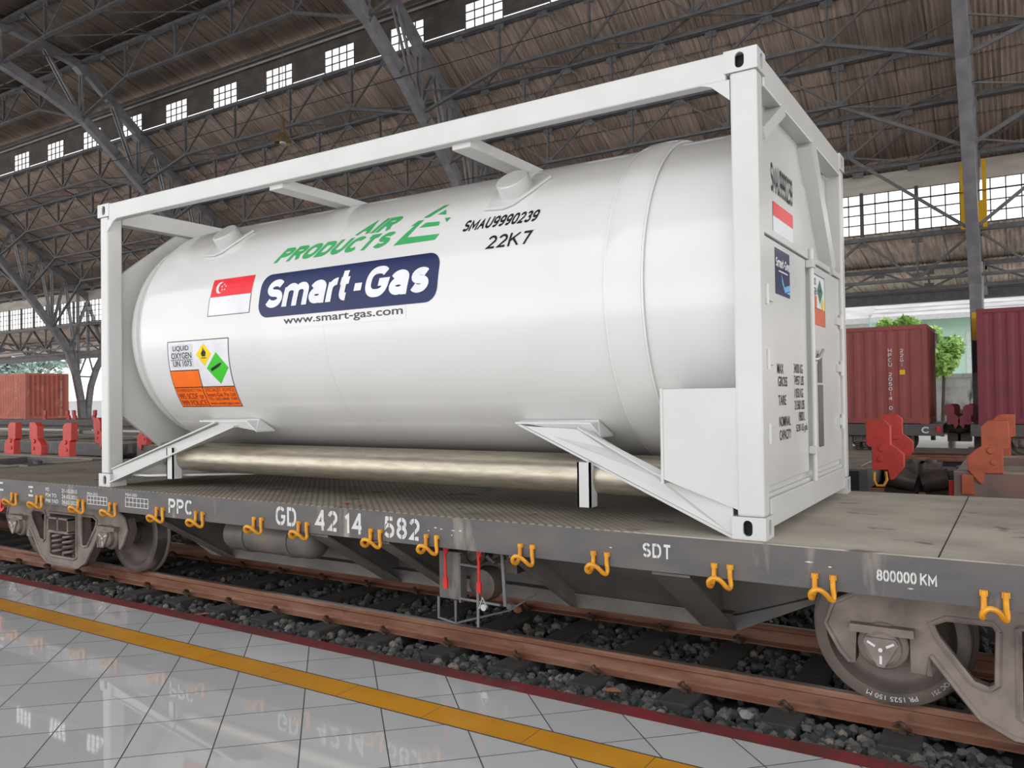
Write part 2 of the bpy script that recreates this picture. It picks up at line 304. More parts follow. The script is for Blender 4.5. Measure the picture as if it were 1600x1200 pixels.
def glyph2d(s_, b_):
    V, F = GL[(s_, b_)]
    xs = [p[0] for p in V]; ys = [p[1] for p in V]; x0, x1, y0, y1 = min(xs), max(xs), min(ys), max(ys)
    return [((x-x0)/(x1-x0), (y-y0)/(y1-y0)) for x, y in V], F
def letter(mb, s_, b_, rect, fn, mi=0, shear=0.0, stepv=None, skew=0.0):
    """fit the word into rect=(u0,u1,v0,v1), map (u,v) through fn to 3-D"""
    V, F = glyph2d(s_, b_); u0, u1, v0, v1 = rect
    V = [(u0+(u1-u0)*(a*(1-shear)+shear*b), v0+(v1-v0)*b) for a, b in V]
    sheet(mb, V, F, fn, mi, stepv)
def sheet(mb, V, F, fn, mi=0, stepv=None):
    bm = bmesh.new(); bv = [bm.verts.new((a, b, 0)) for a, b in V]
    for f in F:
        try: bm.faces.new([bv[i] for i in f])
        except ValueError: pass
    if stepv:
        lo = min(b for a, b in V); hi = max(b for a, b in V); k = math.floor(lo/stepv)+1
        while k*stepv < hi:
            bmesh.ops.bisect_plane(bm, geom=bm.verts[:]+bm.edges[:]+bm.faces[:], plane_co=(0, k*stepv, 0), plane_no=(0, 1, 0)); k += 1
    bm.verts.index_update()
    mb.add([fn(v.co.x, v.co.y) for v in bm.verts], [[v.index for v in f.verts] for f in bm.faces], mi); bm.free()
def poly(mb, pts, fn, mi=0, stepv=None):
    tri = tessellate_polygon([[Vector((a, b, 0)) for a, b in pts]])
    sheet(mb, pts, [tuple(t) for t in tri], fn, mi, stepv)
def stencil(mb, s_, rect, fn, gap=0.1):
    """a condensed stencil word, letters side by side, each letter with a slit at its middle"""
    u0, u1, v0, v1 = rect; n = len(s_); w = (u1-u0)/n
    for i, ch in enumerate(s_):
        if ch == ' ': continue
        V, F = glyph2d(ch, MED); a0 = u0+w*i+w*0.08; a1 = u0+w*(i+1)-w*0.08
        if ch in '1': a0, a1 = a0+(a1-a0)*0.28, a1-(a1-a0)*0.30
        V = [(a0+(a1-a0)*a, v0+(v1-v0)*b) for a, b in V]
        if ch in '0235689CGOSD':
            bm = bmesh.new(); bv = [bm.verts.new((a, b, 0)) for a, b in V]
            for f in F:
                try: bm.faces.new([bv[k] for k in f])
                except ValueError: pass
            c = (a0+a1)/2; h = (a1-a0)*gap*0.5
            for x in (c-h, c+h): bmesh.ops.bisect_plane(bm, geom=bm.verts[:]+bm.edges[:]+bm.faces[:], plane_co=(x, 0, 0), plane_no=(1, 0, 0))
            dl = [f for f in bm.faces if abs(f.calc_center_median().x-c) < h]
            bmesh.ops.delete(bm, geom=dl, context='FACES'); bm.verts.index_update()
            mb.add([fn(v.co.x, v.co.y) for v in bm.verts], [[v.index for v in f.verts] for f in bm.faces], 0); bm.free()
        else: sheet(mb, V, F, fn)
def arc(cx, cy, rx, ry, a0, a1, n=14, e=1.0):
    P = []
    for k in range(n+1):
        a = math.radians(a0+(a1-a0)*k/n); c, s_ = math.cos(a), math.sin(a)
        P.append((cx+rx*math.copysign(abs(c)**e, c), cy+ry*math.copysign(abs(s_)**e, s_)))
    return P
Q_ = .8
SF = {  # stroke letters: relative width, centre lines in a unit box, height
 'A': (.95, [[(0, 0), (.5, 1), (1, 0)], [(.2, .33), (.8, .33)]]), 'C': (.85, [arc(.5, .5, .5, .5, 42, 318, 24, Q_)]), 'D': (.85, [[(0, 0), (0, 1), (.45, 1)]+arc(.45, .5, .55, .5, 90, -90, 16, Q_)+[(0, 0)]]),
 'G': (.95, [arc(.5, .5, .5, .5, 42, 345, 26, Q_)+[(1, .46), (.58, .46)]]), 'I': (.0, [[(.5, 0), (.5, 1)]]), 'K': (.9, [[(0, 0), (0, 1)], [(1, 1), (0, .38)], [(.33, .60), (1, 0)]]), 'L': (.7, [[(0, 1), (0, 0), (1, 0)]]),
 'M': (1.1, [[(0, 0), (0, 1), (.5, .22), (1, 1), (1, 0)]]), 'N': (.85, [[(0, 0), (0, 1), (1, 0), (1, 1)]]), 'O': (.9, [arc(.5, .5, .5, .5, 0, 360, 30, Q_)]), 'P': (.8, [[(0, 0), (0, 1), (.55, 1)]+arc(.55, .73, .45, .27, 90, -90, 12)+[(0, .46)]]),
 'R': (.85, [[(0, 0), (0, 1), (.55, 1)]+arc(.55, .74, .45, .26, 90, -90, 12)+[(0, .48)], [(.52, .48), (1, 0)]]), 'S': (.8, [arc(.5, .755, .47, .245, 28, 262, 14)+arc(.5, .255, .5, .255, 82, -155, 16)]), 'T': (.8, [[(0, 1), (1, 1)], [(.5, 1), (.5, 0)]]),
 'U': (.85, [[(0, 1), (0, .38)]+arc(.5, .38, .5, .38, 180, 360, 14)+[(1, 1)]]), 'H': (.85, [[(0, 0), (0, 1)], [(1, 0), (1, 1)], [(0, .5), (1, .5)]]), 'X': (.85, [[(0, 0), (1, 1)], [(0, 1), (1, 0)]]), 'E': (.75, [[(1, 1), (0, 1), (0, 0), (1, 0)], [(0, .52), (.85, .52)]]), 'Y': (.85, [[(0, 1), (.5, .45), (1, 1)], [(.5, .45), (.5, 0)]]), 'B': (.8, [[(0, 0), (0, 1), (.55, 1)]+arc(.55, .76, .40, .24, 90, -90, 10)+[(0, .52)], [(.5, .52)]+arc(.55, .26, .45, .26, 90, -90, 10)+[(0, 0)]]),
 '0': (.72, [arc(.5, .5, .5, .5, 0, 360, 28, Q_)]), '1': (.38, [[(0, .76), (.7, 1), (.7, 0)]]), '2': (.72, [arc(.5, .70, .48, .30, 165, -30, 16)+[(.03, 0), (1, 0)]]), '3': (.72, [arc(.47, .765, .45, .235, 155, -82, 14)+[(.4, .53)]+arc(.47, .265, .53, .265, 90, -155, 16)]),
 '4': (.78, [[(.74, 0), (.74, 1)], [(.74, 1), (0, .28), (1, .28)]]), '5': (.72, [[(.93, 1), (.14, 1), (.06, .52)]+arc(.46, .31, .54, .31, 130, -150, 16)]), '6': (.72, [arc(.55, .62, .52, .38, 55, 178, 10)+arc(.5, .30, .5, .30, 180, 540, 24)]), '7': (.70, [[(0, 1), (1, 1), (.35, 0)]]),
 '8': (.72, [arc(.5, .76, .44, .24, -90, 270, 20), arc(.5, .26, .5, .26, 90, 450, 22)]), '9': (.72, [arc(.45, .38, .52, .38, 235, 358, 10)+arc(.5, .70, .5, .30, 0, 360, 24)]),
 'm': (1.25, [[(0, 0), (0, .72)], arc(.25, .47, .25, .25, 180, 0, 10)+[(.5, 0)], arc(.75, .47, .25, .25, 180, 0, 10)+[(1, 0)]]), 'a': (.72, [arc(.48, .50, .46, .22, 165, 0, 10)+[(.94, 0)], arc(.47, .21, .45, .21, 0, 360, 20)]), 'r': (.45, [[(0, 0), (0, .72)], arc(.75, .40, .75, .32, 180, 85, 8)]),
 't': (.45, [[(.35, .98), (.35, .22)]+arc(.85, .16, .5, .16, 180, 275, 6), [(-.1, .71), (1, .71)]]), 's': (.66, [arc(.5, .545, .46, .175, 28, 262, 12)+arc(.5, .185, .48, .185, 82, -155, 14)]), '-': (.4, [[(0, .36), (1, .36)]])}
def strokes(mb, s_, rect_, fn, t=.2, mi=0, shear=0.0, gap=None, stepv=None, slit=0.0):
    '''a word of even strokes; t = stroke width over height; slit = stencil bridge width over height'''
    u0, u1, v0, v1 = rect_; gap = t*.55 if gap is None else gap
    x = 0; pos = []
    for ch in s_:
        if ch == ' ': x += .35; continue
        if ch == 't': x -= gap+.03
        w = SF[ch][0]; pos.append((ch, x, w)); x += w*.82+t+(-.06 if ch == 'r' else .06 if ch == 't' else gap)
    tot = x-gap; sx_ = (u1-u0)/tot; sy_ = v1-v0; V, F = [], []
    ly = 0
    for ch, px, w in pos:
        for ln, line_ in enumerate(SF[ch][1]):
            P = [Vector((px+t/2+a*w*.82, t/2+b*(1-t))) for a, b in line_]; P = [p for i, p in enumerate(P) if i == 0 or (p-P[i-1]).length > 1e-4]
            closed = (P[0]-P[-1]).length < 1e-3 and len(P) > 4; n = len(P); base = len(V)
            for i in range(n):
                pa = P[i-1] if i > 0 else (P[-2] if closed else None); pb = P[i+1] if i < n-1 else (P[1] if closed else None)
                d1 = (P[i]-pa).normalized() if pa is not None else None; d2 = (pb-P[i]).normalized() if pb is not None else None
                d1 = d1 or d2; d2 = d2 or d1; n1, n2 = Vector((-d1.y, d1.x)), Vector((-d2.y, d2.x)); mt_ = (n1+n2)
                mt_ = n1 if mt_.length < .2 else mt_.normalized(); k = min(1/max(mt_.dot(n1), .3), 2.2)*t/2; q = P[i]
                if (pa is None or pb is None) and not closed and abs((d1 if pb is None else d2).y) > .05:
                    if abs(q.y-t/2) < .02: q = Vector((q.x, 0))
                    elif abs(q.y-(1-t/2)) < .02: q = Vector((q.x, 1))
                V += [(q.x+mt_.x*k, min(max(q.y+mt_.y*k, 0), 1), ln), (q.x-mt_.x*k, min(max(q.y-mt_.y*k, 0), 1), ln)]
            F += [(base+2*i, base+2*i+1, base+2*i+3, base+2*i+2) for i in range(n-1)]
    bm = bmesh.new(); bv = [bm.verts.new(p) for p in V]
    for f in F: bm.faces.new([bv[i] for i in f])
    def cut(axis, q): bmesh.ops.bisect_plane(bm, geom=bm.verts[:]+bm.edges[:]+bm.faces[:], plane_co=(q, q, 0), plane_no=(1, 0, 0) if axis == 0 else (0, 1, 0))
    if slit:
        for ch, px, w in pos:
            if ch in '0235689CGOSD':
                c = px+t/2+w*.41; cut(0, c-slit/2); cut(0, c+slit/2)
                bmesh.ops.delete(bm, geom=[f for f in bm.faces if abs(f.calc_center_median().x-c) < slit/2], context='FACES')
    if stepv:
        k = 1
        while k*stepv < sy_: cut(1, k*stepv/sy_); k += 1
    bm.verts.index_update(); R = []
    for v in bm.verts:
        b = v.co.y; u, w_ = u0+v.co.x*sx_*(1-shear)+shear*b*(u1-u0), v0+b*sy_
        p = Vector(fn(u, w_)); n_ = (Vector(fn(u+.001, w_))-p).cross(Vector(fn(u, w_+.001))-p).normalized(); R.append(p+n_*(.0004*v.co.z))
    mb.add(R, [[v.index for v in f.verts] for f in bm.faces], mi); bm.free()
def rrect(u0, u1, v0, v1, r, n=6):
    P = []
    for cx, cy, a in ((u1-r, v0+r, -90), (u1-r, v1-r, 0), (u0+r, v1-r, 90), (u0+r, v0+r, 180)):
        P += [(cx+r*math.cos(math.radians(a+90*k/n)), cy+r*math.sin(math.radians(a+90*k/n))) for k in range(n+1)]
    return P
def rect(u0, u1, v0, v1): return [(u0, v0), (u1, v0), (u1, v1), (u0, v1)]
def stadium(cu, cv, w, h, n=8):
    r = w/2; return [(cu+r*math.cos(a), cv+(h/2-r)+r*math.sin(a)) for a in [pi*k/n for k in range(n+1)]] + [(cu+r*math.cos(a), cv-(h/2-r)+r*math.sin(a)) for a in [pi+pi*k/n for k in range(n+1)]]

# ================================================================== setting: platform, ground, ballast
PZ = -0.87                                              # platform surface
RAILTOP = -0.93
def tc(k): return 1.219 + 4.82*(k-1)                    # centre of track k
mb = MB(); mb.box(-40, 14, -14, -0.99, PZ-0.5, PZ, 0); mb.box(-40, 14, -0.79, -0.425, PZ-0.5, PZ, 0)
struct(mb.build('floor', 'tile'))
mb = MB(); mb.box(-40, 14, -0.982, -0.798, PZ-0.5, PZ+0.0005, 0)
for y in (-0.987, -0.793): mb.box(-40, 14, y-0.006, y+0.006, PZ-0.4, PZ+0.0003, 1)
for i in range(-60, 24): mb.box(i*0.6+0.30, i*0.6+0.303, -0.982, -0.798, PZ, PZ+0.0008, 1) if -8 < i*0.6 < 3 else None
struct(mb.build('trim_1', ['yellow', 'joint']))
mb = MB(); mb.prism([(-0.425, PZ-0.6), (-0.425, PZ), (-0.30, PZ), (-0.268, PZ-0.012), (-0.258, PZ-0.04), (-0.258, PZ-0.6)], 'X', -40, 14)
for i in range(-16, 12): mb.box(i*0.5+0.1, i*0.5+0.104, -0.425, -0.28, PZ-0.001, PZ+0.0006, 1)
struct(mb.build('trim_2', ['redtrim', 'joint']))
mb = MB(); mb.box(-120, 30, -0.30, 24.4, -1.6, -1.16); struct(mb.build('ground', 'soil'))
mb = MB(); mb.box(-130, 40, 24.4, 75, -1.6, -1.0); struct(mb.build('ground_outside', 'concrete'))
# rails
def rail(name, y, x0, x1, label, grp=None, big=True):
    m = MB(); p = [(-.06, -1.07), (.06, -1.07), (.06, -1.060), (.014, -1.045), (.009, -1.03), (.009, -.972), (.020, -.966), (.0325, -.960), (.0325, -.938), (.026, RAILTOP+.002),
                   (-.026, RAILTOP+.002), (-.0325, -.938), (-.0325, -.960), (-.020, -.966), (-.009, -.972), (-.009, -1.03), (-.014, -1.045), (-.06, -1.060)]
    m.prism([(y+a, b) for a, b in p], 'X', x0, x1)
    m.prism([(y-.026, RAILTOP+.002), (y+.026, RAILTOP+.002), (y+.018, RAILTOP+.004), (y-.018, RAILTOP+.004)], 'X', x0, x1, mi=1)
    return tag(m.build(name, ['railrust', 'railhead']), label, 'rail', grp)
YN, YF = tc(1)-0.568, tc(1)+0.568
rail('steel_rail', YN, -40, 14, 'rusty steel rail nearest the red platform edge')
rail('steel_rail', YF, -40, 14, 'rusty steel rail on the far side of the flat wagon, beyond its deep underframe')
for k, nm in ((2, 'second'), (3, 'third'), (4, 'fourth'), (5, 'fifth')):
    for s_, w in ((-1, 'near'), (1, 'far')):
        rail('steel_rail', tc(k)+s_*.568, -110, 20, f'{w} rail of the {nm} track counted from the platform')
# sleepers and clips
ORD = ['first', 'second', 'third', 'fourth', 'fifth', 'sixth', 'seventh', 'eighth', 'ninth', 'tenth', 'eleventh', 'twelfth', 'thirteenth', 'fourteenth', 'fifteenth', 'sixteenth',
       'seventeenth', 'eighteenth', 'nineteenth', 'twentieth', 'twenty-first', 'twenty-second', 'twenty-third', 'twenty-fourth']
m = MB(); m.prism([(-.12, -1.26), (.12, -1.26), (.10, -1.072), (-.10, -1.072)], 'Y', tc(1)-0.86, tc(1)+0.86)
sl0 = m.build('sleeper', 'sleeper', bevel=.01); tag(sl0, '', 'sleeper', 'concrete sleepers under the track by the platform')
def clip_mb(y, s_):
    m = MB(); m.box(-.055, .055, y+s_*.062-.02, y+s_*.062+.035*s_+.02, -1.074, -1.062)
    pts = []
    for k in range(15):
        a = k/14*1.55*pi; pts.append((-.048+.096*k/14+.012*math.sin(a), y+s_*(.105-.045*math.cos(a)), -1.045+.040*abs(math.sin(a*.65))))
    m.tube(pts, .0125, 6); m.box(-.018, .018, y+s_*.09-.012, y+s_*.09+.012, -1.07, -1.03); return m
cl = {}
for nm, y, s_ in (('near', YN, -1), ('far', YF, -1)):
    o = clip_mb(y, s_).build('rail_clip', 'clip'); tag(o, '', 'rail clip', f'spring clips along the {nm} rail'); cl[nm] = o
ks = list(range(4, -16, -1))
for n, k in enumerate(ks):
    dx = -1.885+.61*k
    o = sl0 if n == 0 else copy_tree(sl0)
    o.location.x = dx; o['label'] = f'grey concrete sleeper under the near track, {ORD[n]} from the right-hand end'
    for nm in ('near', 'far'):
        c = cl[nm] if n == 0 else copy_tree(cl[nm])
        c.location.x = dx; c['label'] = f'rusty spring clip holding the {nm} rail on the {ORD[n]} sleeper from the right'
# ballast
def stone_shape(rng):
    bm = bmesh.new(); bmesh.ops.create_icosphere(bm, subdivisions=1, radius=1)
    for v in bm.verts: v.co = Vector((v.co.x*rng.uniform(.75, 1.25), v.co.y*rng.uniform(.75, 1.2), v.co.z*rng.uniform(.6, 1.05)))
    bm.verts.index_update(); r = ([v.co.copy() for v in bm.verts], [[v.index for v in f.verts] for f in bm.faces]); bm.free(); return r
rng = random.Random(3); SH = [stone_shape(rng) for _ in range(14)]
m = MB()
def stones(n, x0, x1, y0, y1, z, szr):
    for _ in range(n):
        x, y = rng.uniform(x0, x1), rng.uniform(y0, y1)
        ks_ = (x+1.885)/.61; near = abs(ks_-round(ks_))*.61
        if tc(1)-.86 < y < tc(1)+.86 and near < .105 and rng.random() < .72: continue
        if min(abs(y-YN), abs(y-YF)) < .075: continue
        s_ = rng.uniform(*szr); V, F = SH[rng.randrange(14)]; a = rng.uniform(0, 6.28); t = rng.uniform(-.5, .5); ca, sa = math.cos(a), math.sin(a); ct, st = math.cos(t), math.sin(t)
        zz = z+rng.uniform(-.025, .012)
        m.add([(x+s_*(v.x*ca-v.y*sa), y+s_*((v.x*sa+v.y*ca)*ct-v.z*st), zz+s_*((v.x*sa+v.y*ca)*st+v.z*ct)) for v in V], F)
stones(3300, -3.2, 2.6, -.24, .60, -1.115, (.020, .042)); stones(1900, -9.5, -3.2, -.24, .60, -1.115, (.022, .042))
stones(2600, -4.5, 2.2, .72, 1.72, -1.11, (.022, .042)); stones(1300, -10, -4.5, .72, 1.72, -1.11, (.024, .044))
stones(1400, -11, 2.2, 1.86, 3.3, -1.13, (.03, .05))
tag(m.build('ballast_gravel', 'stone', sharp=False), 'dark grey crushed stone ballast around the near track', 'ballast', kind='stuff')
def loose(name, x, y, z, r, mt, label, cat, flat=1.0):
    V, F = SH[rng.randrange(14)]; m = MB(); m.add([(x+v.x*r, y+v.y*r, z+v.z*r*flat) for v in V], F); return tag(m.build(name, mt), label, cat)
loose('stone', -2.53, 1.60, -1.045, .045, 'orangestone', 'orange stone among the ballast beside the far rail', 'stone')
loose('stone', -2.63, 1.66, -1.04, .055, 'palestone', 'large pale stone leaning on the far rail behind the orange stone', 'stone')
loose('stone', -.23, .37, -1.06, .040, 'palestone', 'pale stone beside the near rail, left of the big wheel', 'stone')
def leaf(x, y, z, a, s_, label, mt='dryleaf'):
    m = MB(); n = 7; P = []
    for i in range(n):
        t = i/(n-1); w = math.sin(pi*t)**.8*.32
        for k, c in ((-1, .12), (0, 0), (1, .12)): P.append(((t-.5), w*k, c*abs(k)*math.sin(pi*t)+.18*(t-.5)**2))
    ca, sa = math.cos(a), math.sin(a)
    V = [(x+s_*(p[0]*ca-p[1]*sa), y+s_*(p[0]*sa+p[1]*ca), z+s_*p[2]) for p in P]
    F = [(3*i+k, 3*i+k+1, 3*i+k+4, 3*i+k+3) for i in range(n-1) for k in (0, 1)]
    m.add(V, F); b = m.build('leaf', mt); sm = b.modifiers.new('thickness', 'SOLIDIFY'); sm.thickness = .0015
    return tag(b, label, 'leaf')
leaf(-1.03, .30, -1.055, .3, .11, 'curled orange dry leaf on the ballast near the platform edge')
leaf(-4.85, .22, -1.07, 1.0, .10, 'brown dry leaf on the ballast beside the left rail end')
for i, (x, y, a, s_, w) in enumerate(((-3.05, .10, .4, .07, 'on the deck edge above the number 14'), (-2.9, .06, 2.2, .06, 'on the deck edge, the smaller one right of the number 14'), (-2.75, .75, 1.2, .06, 'on the tread plate deck below the middle of the tank'),
                                  (-3.3, 1.0, .2, .06, 'on the deck in front of the left tank brace'), (-1.55, .25, .9, .06, 'on the deck just left of the right tank leg'))):
    leaf(x, y, .008, a, s_, 'small brown dry leaf '+w)

# ================================================================== the tank container
CL, CW, CH = 6.058, 2.438, 2.591
YC, ZC, RR = CW/2, 1.40, 1.085
T = thing('tank_container', 'white framed liquid oxygen tank container standing on the flat wagon', 'tank container', (-CL/2, YC, 0))
def casting(x0, sx_, y0, sy, z0, top):
    """hollow corner block, x0/y0 its outer corner, sx_/sy pointing inwards"""
    m = MB(); dx, dy, dz, t = .178, .162, .118, .016
    def X(a, b): return sorted((x0+sx_*a, x0+sx_*b))
    def Y(a, b): return sorted((y0+sy*a, y0+sy*b))
    m.prism(rect(*X(0, dx), z0, z0+dz), 'Y', *Y(0, t), [stadium(x0+sx_*.094, z0+dz/2, .050, .084)])
    m.prism(rect(*Y(t, dy), z0, z0+dz), 'X', *X(0, t), [stadium(y0+sy*.086, z0+dz/2, .050, .084)])
    m.box(*X(t, dx), *Y(dy-t, dy), z0, z0+dz); m.box(*X(dx-t, dx), *Y(t, dy-t), z0, z0+dz)
    m.box(*X(t, dx-t), *Y(t, dy-t), z0, z0+t); m.box(*X(t, dx-t), *Y(t, dy-t), z0+dz-t, z0+dz)
    m.box(*X(.05, dx-t-.002), *Y(.05, dy-t-.002), z0+t+.001, z0+dz-t-.001, 1)  # black liner block, shade of the hollow painted in behind the slots
    return m
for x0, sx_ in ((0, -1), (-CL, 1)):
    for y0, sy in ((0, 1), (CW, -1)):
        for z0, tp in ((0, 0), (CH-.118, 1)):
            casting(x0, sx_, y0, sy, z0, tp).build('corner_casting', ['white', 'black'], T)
        m = MB(); xa, xb = sorted((x0+sx_*.008, x0+sx_*.150)); ya, yb = sorted((y0+sy*.006, y0+sy*(.12 if x0 == 0 else .152)))
        if x0: xa, xb = x0+.03, x0+.145
        m.box(xa, xb, ya, yb, .118, CH-.118); m.build('corner_post', 'white', T, bevel=.014)
for y0, sy in ((0, 1), (CW, -1)):
    ya, yb = sorted((y0+sy*.004, y0+sy*.085))
    m = MB(); m.box(-CL+.17, -.17, ya, yb, 2.437, 2.586); o = m.build('top_side_rail', 'white', T, bevel=.008)
    for xs, dx in ((-.15, -1), (-CL+.14, 1)):
        m = MB(); ga, gb = sorted((y0+sy*.006, y0+sy*.02)); m.prism([(xs, 2.33), (xs, 2.44), (xs+dx*.16, 2.44), (xs+dx*.10, 2.42)], 'Y', ga, gb); m.build('corner_gusset', 'white', T)
for xa, xb in ((-.11, -.006), (-CL+.03, -CL+.15)):
    m = MB(); m.box(xa, xb, .15, CW-.15, 2.42, 2.578); m.build('top_end_rail', 'white', T, bevel=.008)
m = MB(); m.box(-.12, -.012, .16, CW-.16, .045, .20); m.box(-.12, -.03, .15, CW-.15, .20, .225); m.build('bottom_end_rail', 'white', T, bevel=.006)
m = MB(); m.box(-CL+.03, -CL+.15, .16, CW-.16, .04, .19); m.build('bottom_end_rail', 'white', T, bevel=.006)
for x in (-3.715, -1.945): m = MB(); m.box(x-.075, x+.075, .05, CW-.05, 2.40, 2.475); m.build('cross_member', 'white', T, bevel=.006)
for y0, sy in ((0, 1), (CW, -1)):                                    # flat corner plates of the left end frame
    def yy(a): return y0+sy*a
    ya, yb = sorted((yy(.03), yy(.95))); m = MB()
    m.prism([(-CL+.15, yy(.10)), (-5.5, yy(.12)), (-4.95, yy(.50)), (-4.55, yy(.85)), (-CL+.15, yy(.95))], 'Z', .10, .118); m.build('floor_plate', 'white', T)
m = MB(); half = [(.15, .66), (.55, .34), (.75, .19)]
oct_ = [(.15, .66), (.56, .34), (.72, .19), (CW-.72, .19), (CW-.56, .34), (CW-.15, .66), (CW-.15, 1.95), (CW-.78, 2.44), (.78, 2.44), (.15, 1.95)]
m.prism(oct_, 'X', -CL+.06, -CL+.10, [[(YC+.93*math.cos(2*pi*k/64), ZC+.93*math.sin(2*pi*k/64)) for k in range(64)]]); m.build('end_frame_plate', 'white', T)
# vessel
prof = [(-5.99, 0), (-5.985, .30), (-5.97, .58), (-5.945, .80), (-5.90, .93), (-5.86, .985), (-5.845, 1.02), (-5.80, 1.035), (-5.755, 1.038), (-5.745, 1.012), (-5.70, 1.008), (-5.69, 1.05), (-5.66, 1.06), (-5.615, 1.066), (-5.605, RR),
        (-5.2, RR), (-4, RR), (-3.2, RR), (-2.2, RR), (-1.2, RR), (-.965, RR), (-.955, RR+.018), (-.92, RR+.03), (-.83, RR+.034), (-.76, RR+.03), (-.725, RR+.018), (-.715, RR), (-.3, RR), (-.155, RR-.005), (-.15, .9), (-.15, 0)]
m = MB(); m.lathe(prof, (0, YC, ZC), (1, 0, 0), 128); SHELL = m.build('tank_shell', 'tank', T)
for xr, a0 in ((-.955, .012), (-.717, .012)):
    m = MB(); m.tube([(xr, YC-(RR+.012)*math.cos(t), ZC+(RR+.012)*math.sin(t)) for t in [math.radians(-75+150*k/60) for k in range(61)]], .007, 6); m.build('weld_seam', 'edge', SHELL)
def seam(xr, name='weld_seam'):
    m = MB(); n = 80; pr = ((-.006, 0), (0, .0014), (.006, 0)); V = []
    for k in range(n+1):
        t = math.radians(-80+160*k/n)
        for dx, h in pr: V.append((xr+dx, YC-(RR+.0006+h)*math.cos(t), ZC+(RR+.0006+h)*math.sin(t)))
    m.add(V, [(3*k+i, 3*k+i+1, 3*k+i+4, 3*k+i+3) for k in range(n) for i in (0, 1)], 0, True); m.build(name, 'tank', SHELL)
seam(-3.31)
def cyl(off, skew=0.0, u_ref=0.0):
    def f(u, v):
        t = v/RR; return (u+skew*(v-u_ref), YC-(RR+off)*math.cos(t), ZC+(RR+off)*math.sin(t))
    return f
SV = .05
# nozzles
for xn in (-4.80, -1.79):
    t = math.radians(47); rad = Vector((0, -math.cos(t), math.sin(t))); base = Vector((xn, YC, ZC))+rad*(RR-.02)
    m = MB(); m.lathe([(0, .125), (.105, .118), (.112, .110), (.112, 0)], base, rad, 40); m.build('nozzle', 'white', SHELL)
    f = cyl(.012); P = [f(xn-.17, .700), f(xn-.02, .682), f(xn+.05, .705), f(xn+.16, .83), f(xn+.235, .985)]
    m = MB(); m.tube(P, .012, 8); m.build('drip_bar', 'white', SHELL)
    m = MB(); poly(m, [(xn-.16, .708), (xn-.02, .690), (xn+.05, .712), (xn+.15, .83), (xn+.22, .97), (xn-.18, .98)], cyl(.004), 0, SV); m.build('nozzle_pad', 'white', SHELL)
# lettering on the vessel
m = MB(); poly(m, rrect(-4.03, -2.225, .025, .385, .105), cyl(.0025), 0, SV); m.build('logo_panel', 'navy', SHELL)
m = MB(); strokes(m, 'Smart-Gas', (-3.965, -2.275, .098, .330), cyl(.005), .25, 0, .02, .05, SV); m.build('logo_lettering', 'vinylwhite', SHELL)
m = MB(); strokes(m, 'AIR', (-3.16, -2.715, .652, .802), cyl(.003), .27, 0, .22, .10, SV); strokes(m, 'PRODUCTS', (-3.97, -2.70, .492, .632), cyl(.003), .27, 0, .075, .10, SV)
f = cyl(.003); X0, X1, V0, V1 = -2.70, -2.25, .492, .850
def lg(pts): poly(m, [(X0+(X1-X0)*a, V0+(V1-V0)*b) for a, b in pts], f, 0, SV)
lg([(0, .0), (.30, .47), (.22, .47), (.33, .60), (.44, .60), (.24, .16), (.90, .13), (.84, .0)]); lg([(.40, .66), (.70, 1.0), (.80, 1.0), (.53, .66)]); lg([(.42, .38), (.52, .50), (.80, .47), (.82, .36)]); lg([(.68, .70), (.80, .82), (.86, .66)]); lg([(.88, .55), (1.0, .54), (.95, .42)])
m.build('company_lettering', 'green', SHELL)
m = MB(); strokes(m, 'SMAU9990239', (-2.10, -1.488, .524, .622), cyl(.003), .20, 0, .03, None, SV); m.build('number_lettering', 'ink', SHELL); m = MB(); strokes(m, '22K7', (-1.857, -1.508, .354, .454), cyl(.003), .17, 0, .03, .14, SV); m.build('number_lettering', 'ink', SHELL)
m = MB(); poly(m, rect(-3.76, -2.50, -.075, .02), cyl(.0015), 0, SV); m.build('lettering_backing', 'tank', SHELL)
m = MB(); letter(m, 'www.smart-gas.com', MED, (-3.735, -2.525, -.058, .008), cyl(.003), 0, 0, SV); m.build('web_lettering', 'greyink', SHELL)
m = MB(); poly(m, rect(-4.660, -4.14, .083, .243), cyl(.002), 1, SV); poly(m, rect(-4.660, -4.14, .243, .405), cyl(.002), 0, SV)
for k in range(4):
    a, b = [((-4.664, .08), (-4.658, .405)), ((-4.142, .08), (-4.136, .405)), ((-4.664, .079), (-4.136, .084)), ((-4.664, .2415), (-4.136, .2445))][k]
    if k < 3: poly(m, rect(a[0], b[0], a[1], min(b[1], .243) if k < 2 else b[1]), cyl(.003), 2, SV)
cx, cy = -4.55, .325; moon = [(cx+.052*math.cos(t), cy+.052*math.sin(t)) for t in [math.radians(60+240*k/20) for k in range(21)]] + [(cx+.020+.042*math.cos(t), cy+.046*math.sin(t)) for t in [math.radians(290-220*k/16) for k in range(17)]]
poly(m, moon, cyl(.0035), 1)
for k in range(5):
    a = pi/2+2*pi*k/5; sx0, sy0 = cx+.045+.026*math.cos(a), cy+.026*math.sin(a)
    poly(m, [(sx0+(.011 if j % 2 == 0 else .0045)*math.cos(pi/2+pi*j/5), sy0+(.011 if j % 2 == 0 else .0045)*math.sin(pi/2+pi*j/5)) for j in range(10)], cyl(.0035), 1)
m.build('flag_sticker', ['red', 'vinylwhite', 'greyink'], SHELL)
